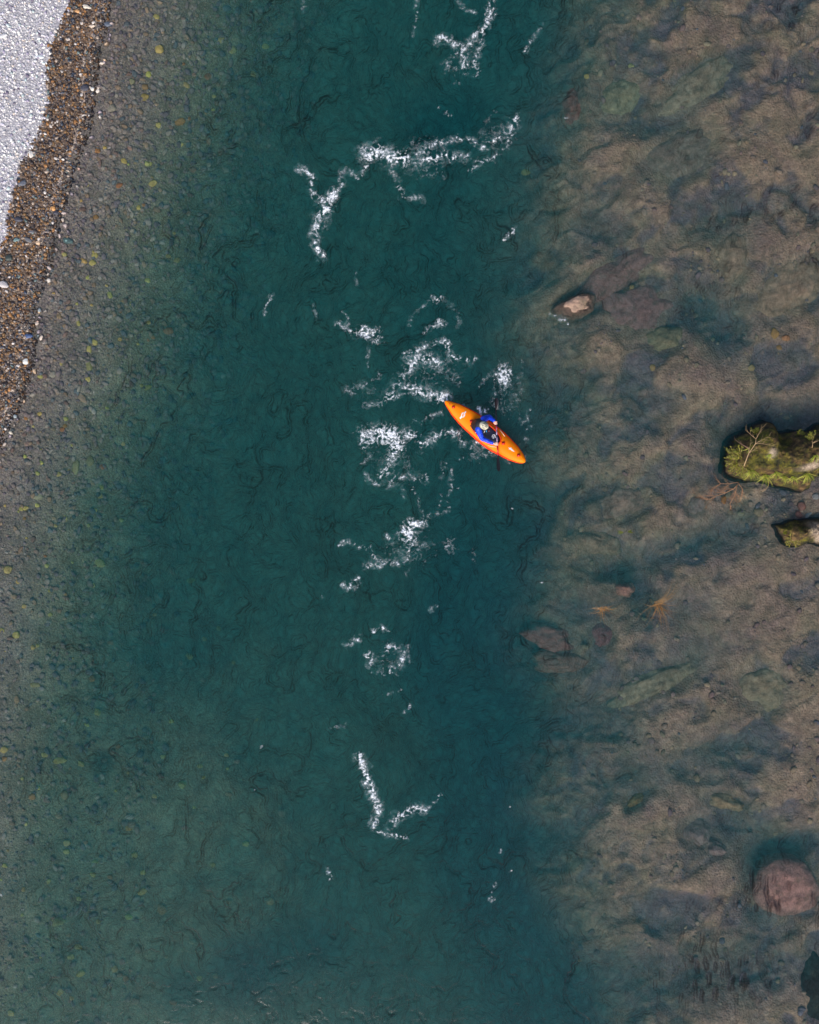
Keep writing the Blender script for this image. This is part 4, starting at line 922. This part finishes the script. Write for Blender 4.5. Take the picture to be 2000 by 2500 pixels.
# ------------------------------------------------------------------ paddle
mid = Vector(PZ(1054, 743, .405)); A_ = Vector(PZ(1037, 150, .62)); B_ = Vector(PZ(1106, 1385, .17)); hLw, hRw = hL+Vector((pel.x, pel.y, 0)), hR+Vector((pel.x, pel.y, 0))
pad = empty('paddle', (mid.x, mid.y, 0)); tag(pad, 'double bladed kayak paddle with dark blades and red sleeves held across the cockpit', 'paddle')
PO = Vector((mid.x, mid.y, 0)); M_BLK = simple('black carbon shaft', (.014, .008, .018), .35)
s0 = hLw+(A_-hLw).normalized()*.36; s1 = hRw+(B_-hRw).normalized()*.36
MB().tube([s0-PO, hLw-PO, mid-PO, hRw-PO, s1-PO], .0150, 10).build('shaft', M_BLK, pad)
def sleeve(a, b, col, r=.0172):
    mt = simple('sleeve', col, .3); MB().tube([a-PO, b-PO], r, 10).build('shaft_sleeve', mt, pad)
L1 = hLw.lerp(hRw, .12); sleeve(L1, hLw.lerp(hRw, .36), (.28, .03, .10)); sleeve(hLw.lerp(hRw, .36), hLw.lerp(hRw, .58), (.30, .24, .38)); sleeve(hLw.lerp(hRw, .66), hLw.lerp(hRw, .92), (.30, .24, .38))
dB = (B_-hRw).normalized(); sleeve(hRw+dB*.045, hRw+dB*.30, (.55, .006, .012), .020)
def blade(root, tip, tilt):
    d = (tip-root); L = d.length; d = d.normalized(); sd = d.cross(UP).normalized(); up = sd.cross(d); wdir = (up*math.cos(tilt)+sd*math.sin(tilt)).normalized(); nn = d.cross(wdir)
    V = []; F = []; nu, nv = 14, 6
    for s in (1, -1):
        for i in range(nu+1):
            t = i/nu; wd = .095*(math.sin(math.pi*min(1, t*.62+.03))**.7)*(1 if t < .8 else math.sqrt(max(.03, 1-((t-.8)/.2)**2)))
            for j in range(nv+1):
                v = 2*j/nv-1; V.append(root+d*L*t+wdir*wd*v+nn*(.020*(v*v)*(1-t*.4)+s*.0035*(1-v*v*.8)+.022*t*t)-PO)
    b = (nu+1)*(nv+1)
    for i in range(nu):
        for j in range(nv):
            a = i*(nv+1)+j; F.append((a, a+1, a+nv+2, a+nv+1)); F.append((b+a, b+a+nv+1, b+a+nv+2, b+a+1))
    for i in range(nu): a = i*(nv+1); F += [(a, a+nv+1, b+a+nv+1, b+a), (a+nv, b+a+nv, b+a+2*nv+1, a+2*nv+1)]
    for j in range(nv): a = nu*(nv+1)+j; F += [(a, a+1, b+a+1, b+a), (j, b+j, b+j+1, j+1)]
    mesh_py('blade', V, F, simple('dark blade', (.012, .009, .014), .35), pad)
blade(s0-(s0-hLw).normalized()*.03, A_, .48); blade(s1-(s1-hRw).normalized()*.03, B_, -.42)
# ------------------------------------------------------------------ foam: lace of bubbles lying on the water
FL = [ # width px, strength, points (photo px)
 (15,1.05,[(897,376),(925,371),(952,385),(985,385)]),(5,.75,[(985,385),(1017,378),(1045,357),(1087,348),(1119,336),(1157,348),(1175,364),(1208,343),(1245,320),(1263,283)]),
 (8,.8,[(1017,397),(1064,387),(1082,378),(1101,385),(1138,380)]),(6,.6,[(1147,415),(1170,394),(1203,387),(1235,357),(1254,325),(1268,283)]),(14,.42,[(1180,350),(1225,335),(1262,300)]),
 (6,.65,[(897,403),(878,431),(855,422),(836,417)]),(7,.55,[(952,403),(966,445),(985,478),(1027,482)]),(5,.6,[(832,431),(836,454),(822,475)]),(10,.9,[(815,470),(809,482),(795,510),(776,533)]),(8,.85,[(776,533),(769,566),(771,598),(788,624)]),(12,.4,[(800,520),(788,560)]),
 (7,.75,[(730,413),(753,420),(762,436),(760,459),(781,487),(795,501)]),(4,.65,[(1115,0),(1138,21),(1161,35)]),(7,.75,[(1203,-20),(1196,37),(1189,56),(1170,79),(1152,93),(1138,121)]),
 (6,.85,[(1066,100),(1082,90),(1106,104),(1124,116),(1136,139),(1131,167)]),(6,.62,[(1092,162),(1101,139),(1124,125)]),(6,.62,[(1164,180),(1161,148),(1170,121),(1180,88)]),(12,.45,[(1095,160),(1125,170),(1155,165)]),
 (4,.5,[(1010,83),(1013,51),(1020,0)]),(4,.6,[(1286,123),(1300,97),(1321,65)]),(3,.45,[(1175,320),(1198,288),(1217,262)]),(4,.7,[(1233,580),(1254,559)]),(4,.6,[(739,4),(739,22)]),
 (6,.7,[(823,789),(846,803),(864,817)]),(3,.5,[(841,761),(853,794)]),(3,.45,[(899,835),(899,896)]),(5,.42,[(999,789),(1017,761),(1055,733)]),(5,.42,[(1082,733),(1115,757),(1119,798)]),
 (6,.6,[(1040,812),(1059,794),(1080,790)]),(7,.75,[(990,868),(1017,856),(1064,836),(1087,831),(1096,849),(1106,877),(1152,877)]),(11,.85,[(999,900),(1013,873),(1045,877),(1068,887)]),
 (9,.6,[(999,900),(980,928),(943,970)]),(6,.7,[(943,975),(971,965),(990,947)]),(10,.9,[(985,950),(1013,945),(1045,965),(1087,973)]),(6,.5,[(860,965),(846,947),(878,947),(911,928),(929,914)]),
 (5,.45,[(1170,947),(1185,924),(1203,914)]),(5,.42,[(1270,950),(1268,925),(1278,882)]),(4,.5,[(1271,1040),(1290,1015),(1297,1000)]),(4,.42,[(1284,1080),(1292,1040)]),(8,.45,[(1050,905),(1090,900),(1120,930)]),(7,.42,[(890,990),(930,985),(960,960)]),
 (5,.55,[(1027,1035),(1045,1021),(1078,1007)]),(4,.42,[(1000,1050),(1015,1020)]),(9,.75,[(957,1110),(950,1140),(930,1160)]),(5,.55,[(891,1159),(909,1176),(923,1187)]),(6,.65,[(943,1190),(964,1169),(992,1162),(1041,1169)]),
 (3,.5,[(985,1187),(990,1218)]),(4,.5,[(1006,1190),(1023,1228),(1037,1267)]),(4,.55,[(1077,1166),(1077,1145),(1086,1131),(1100,1134),(1103,1159)]),(5,.47,[(1103,1173),(1097,1211),(1090,1246),(1048,1260)]),(4,.42,[(1077,1210),(1068,1240)]),
 (9,.8,[(1027,1085),(1050,1078),(1069,1061),(1093,1054),(1117,1058)]),(6,.7,[(1117,1062),(1131,1084),(1149,1088),(1175,1078),(1195,1098)]),(6,.5,[(1170,1089),(1149,1110)]),(5,.45,[(888,1135),(900,1110)]),
 (5,.65,[(829,1331),(853,1322),(877,1334),(905,1336),(909,1357),(930,1367),(943,1378)]),(6,.65,[(891,1385),(916,1381),(937,1378),(978,1374),(996,1364)]),(5,.6,[(940,1305),(957,1319),(978,1315)]),(9,.7,[(1003,1320),(1000,1345)]),
 (12,.45,[(1020,1340),(1037,1326)]),(4,.45,[(1156,1343),(1157,1374)]),(5,.75,[(837,1433),(857,1427),(877,1411)]),(4,.45,[(865,1440),(880,1425)]),(4,.4,[(990,1405),(995,1385)]),(3,.7,[(1050,1493),(1064,1481)]),
 (5,.85,[(846,1572),(878,1558)]),(5,.8,[(915,1539),(945,1537)]),(4,.7,[(904,1600),(910,1612),(900,1625)]),(5,.8,[(940,1585),(975,1580)]),(5,.8,[(983,1590),(981,1622)]),(5,.8,[(962,1627),(948,1641)]),(3,.55,[(906,1639),(934,1646),(970,1648)]),(3,.5,[(994,1574),(1000,1615)]),
 (8,.95,[(876,1845),(890,1873),(901,1915),(915,1952),(927,1980)]),(7,.85,[(927,1980),(915,2012)]),(8,.9,[(952,2012),(976,1989),(1003,1975),(1036,1977)]),(3,.6,[(1047,1968),(1068,1952),(1078,1936)]),(4,.7,[(911,2021),(925,2033),(962,2040),(994,2045)]),
 (3,.75,[(799,2123),(808,2147)]),(3,.6,[(985,1743),(1003,1720)]),(2.5,.5,[(925,1701),(985,1685)]),(4,.6,[(665,720),(656,745),(646,766)]),(3,.45,[(762,743),(774,775)]),(3,.5,[(869,670),(868,695)]),(3,.65,[(1348,768),(1365,775),(1385,788)]),
 (3,.45,[(800,1780),(845,1770)]),(3,.7,[(1208,2160),(1196,2200)]),
 (5,.7,[(1088,972),(1100,975)]),(4,.6,[(1135,992),(1150,1002)]),(4,.5,[(1262,1090),(1283,1118)]),(4,.6,[(1205,962),(1204,985)]),(3,.5,[(1190,1098),(1215,1113)]),(3,.45,[(1225,1117),(1250,1130)]),(3,.4,[(1165,1000),(1155,995)])]
FB = [ # px, py, rx, ry, strength
 (750,418,16,9,.85),(915,372,16,10,.5),(1196,40,12,12,.8),(1138,121,12,10,.6),(1115,204,10,8,.5),(1094,278,9,5,.65),(1073,255,5,8,.5),(897,812,27,16,.95),(922,830,14,9,.7),(1068,729,13,9,.85),(1073,791,14,8,.75),
 (1228,917,19,24,1.1),(1225,945,22,24,.5),(930,1062,52,24,.95),(888,1072,15,22,.9),(968,1089,20,24,.95),(1000,1062,22,16,.75),(957,1117,14,12,.7),(1128,1120,6,5,.6),(1013,1278,24,15,1.0),(997,1303,22,18,1.05),(1097,1333,17,20,.42),(1093,1336,6,6,.7),
 (901,1599,10,9,.9),(955,1580,16,7,.6),(983,1608,7,12,.55),(1178,1003,12,10,1.2),(1205,985,4,12,.55),(10,2183,9,5,.8),(55,2215,5,14,.42),(155,2275,7,6,.45),(1223,2077,4,3,.9),(1247,2123,4,4,.9),(639,1824,6,3,.9),(1244,1971,2,2,.9),(1203,2193,4,3,.8),
 (1010,930,60,30,.36),(960,1130,60,60,.30),(1000,1340,70,40,.33),(1240,980,40,50,.33),(1040,360,60,25,.36),(1060,900,70,40,.33),(880,950,50,25,.33),(1170,1110,30,15,.4),(950,1610,50,45,.3),(790,1460,3,3,.6),(1045,410,60,30,.33),(1220,330,50,40,.33),
 (1250,1240,3,3,.7),(1062,1345,4,4,.5),(1100,1185,3,3,.7),(1121,1190,5,2,.6),(1385,290,2,2,.8),(1280,700,2,2,.7),(620,1925,2,2,.7),(900,2300,2,2,.8),(500,2380,2,2,.8),(530,2375,2,2,.8),(1730,160,2,2,.8),(1776,275,2,2,.8),(1843,505,2,2,.8),(1870,410,2,2,.8),(1320,1420,2,2,.8)]
def foam():
    st = .0125; gx = np.arange(-11, 10.2, st); out = []
    # density on the whole grid, element by element inside its own box
    gy = np.arange(-11.4, 13.9, st); D = np.zeros((len(gy), len(gx)), np.float32); M_ = np.zeros_like(D)
    def box(x0, x1, y0, y1):
        i0, i1 = np.searchsorted(gx, [x0, x1]); j0, j1 = np.searchsorted(gy, [y0, y1]); XX, YY = np.meshgrid(gx[i0:i1], gy[j0:j1])
        wx_ = .15*fbm(XX*3.3, YY*3.3, 5, 2.2, .62)+.03*perlin(XX*15, YY*15); wy_ = .15*fbm(XX*3.3+40, YY*3.3, 5, 2.2, .62)+.03*perlin(XX*15+9, YY*15)
        return slice(j0, j1), slice(i0, i1), XX+wx_, YY+wy_
    for w_, s, pts in FL:
        q = [P(a, b)[:2] for a, b in pts]; r = w_*1.08/PPM; pad_ = 3*r+.15
        sj, si, XX, YY = box(min(p[0] for p in q)-pad_, max(p[0] for p in q)+pad_, min(p[1] for p in q)-pad_, max(p[1] for p in q)+pad_)
        if XX.size == 0: continue
        d = np.full(XX.shape, 9.)
        for (x0, y0), (x1, y1) in zip(q, q[1:]):
            ex, ey = x1-x0, y1-y0; t = np.clip(((XX-x0)*ex+(YY-y0)*ey)/(ex*ex+ey*ey+1e-9), 0, 1); d = np.minimum(d, np.hypot(XX-x0-t*ex, YY-y0-t*ey))
        v = s*(.72*np.exp(-(d/r)**2)+.36*np.exp(-(d/(2.1*r))**2)); D[sj, si] = np.maximum(D[sj, si], v); M_[sj, si] = np.maximum(M_[sj, si], s*np.exp(-(d/(2.0*r+.04))**2))
    for px, py, rx, ry, s in FB:
        x, y, _ = P(px, py); r = max(rx, ry)/PPM*2.4+.1; sj, si, XX, YY = box(x-r, x+r, y-r, y+r)
        if XX.size == 0: continue
        q = ((XX-x)*PPM/rx)**2+((YY-y)*PPM/ry)**2; v = s*(.8*np.exp(-q**1.5*.6)+.3*np.exp(-q/2.2)); D[sj, si] = np.maximum(D[sj, si], v); M_[sj, si] = np.maximum(M_[sj, si], s*np.exp(-q/1.6))
    jj, ii = np.where(D > .12); XX = gx[ii]; YY = gy[jj]; d = D[jj, ii]
    u = XX+.10*fbm(XX*4, YY*4, 3)+.04*perlin(XX*13, YY*13); v = YY+.10*fbm(XX*4+9, YY*4, 3)+.04*perlin(XX*13+5, YY*13)
    l1 = 1-np.abs(perlin(u*7, v*7))*2.8; l2 = 1-np.abs(perlin(u*15+3, v*15))*2.4; l3 = 1-np.abs(perlin(u*30, v*30+7))*1.9; g = .5+.5*perlin(XX*38, YY*38)
    lace = .40*l1+.34*l2+.20*l3+.06*g
    A = sstep(0, .48, lace-(.88-.66*d))*(.45+.55*sstep(.25, .8, d)); A = A*(.62+.38*sstep(.3, .7, g*.5+l3*.5))
    A = np.maximum(A, .30*sstep(.45, 1.0, l1*.75+l2*.25)*sstep(.20, .50, d)*sstep(-.3, .3, fbm(XX*3+5, YY*3, 3)))
    mk = .26*np.clip(M_[jj, ii], 0, 1)**1.6*sstep(-.3, .35, fbm(XX*2.6, YY*2.6, 4))*(.6+.4*l1)
    a = np.clip(np.maximum(A, mk), 0, 1); Af = np.zeros_like(D); Af[jj, ii] = a; Wf = np.zeros_like(D); Wf[jj, ii] = np.clip(A/(a+1e-4), 0, 1)
    for _ in range(1): Af[1:-1, 1:-1] = .5*Af[1:-1, 1:-1]+.125*(Af[:-2, 1:-1]+Af[2:, 1:-1]+Af[1:-1, :-2]+Af[1:-1, 2:])
    for _ in range(2): Wf[1:-1, 1:-1] = np.maximum(Wf[1:-1, 1:-1], .9*np.maximum(np.maximum(Wf[:-2, 1:-1], Wf[2:, 1:-1]), np.maximum(Wf[1:-1, :-2], Wf[1:-1, 2:])))
    Af = np.clip(Af*1.12, 0, 1)
    keep = Af > .025; k2 = keep[:-1, :-1] | keep[1:, :-1] | keep[:-1, 1:] | keep[1:, 1:]
    fj, fi = np.where(k2); nxx = len(gx); q = np.stack([fj*nxx+fi, fj*nxx+fi+1, (fj+1)*nxx+fi+1, (fj+1)*nxx+fi], -1)
    uq, inv = np.unique(q, return_inverse=True); vj, vi = uq//nxx, uq % nxx; X_, Y_ = gx[vi], gy[vj]; al = Af[vj, vi]
    Z_ = water_z(X_, Y_)+.007+.022*al*(.4+.6*np.abs(perlin(X_*16, Y_*16)))
    t = NT('foam'); al_n = t.attr('alpha'); wh = t.attr('white'); col = t.mix(wh, (.22, .46, .48, 1), (.86, .89, .95, 1))
    p = t.pbr(col, .8); t.set(p, 'Alpha', al_n)
    o = mesh_np('foam', np.stack([X_, Y_, Z_], -1), inv.reshape(-1, 4), t.m, attrs={'alpha': al, 'white': Wf[vj, vi]})
    tag(o, 'white foam and bubbles drifting in strands along the current', 'foam', kind='stuff')
foam()
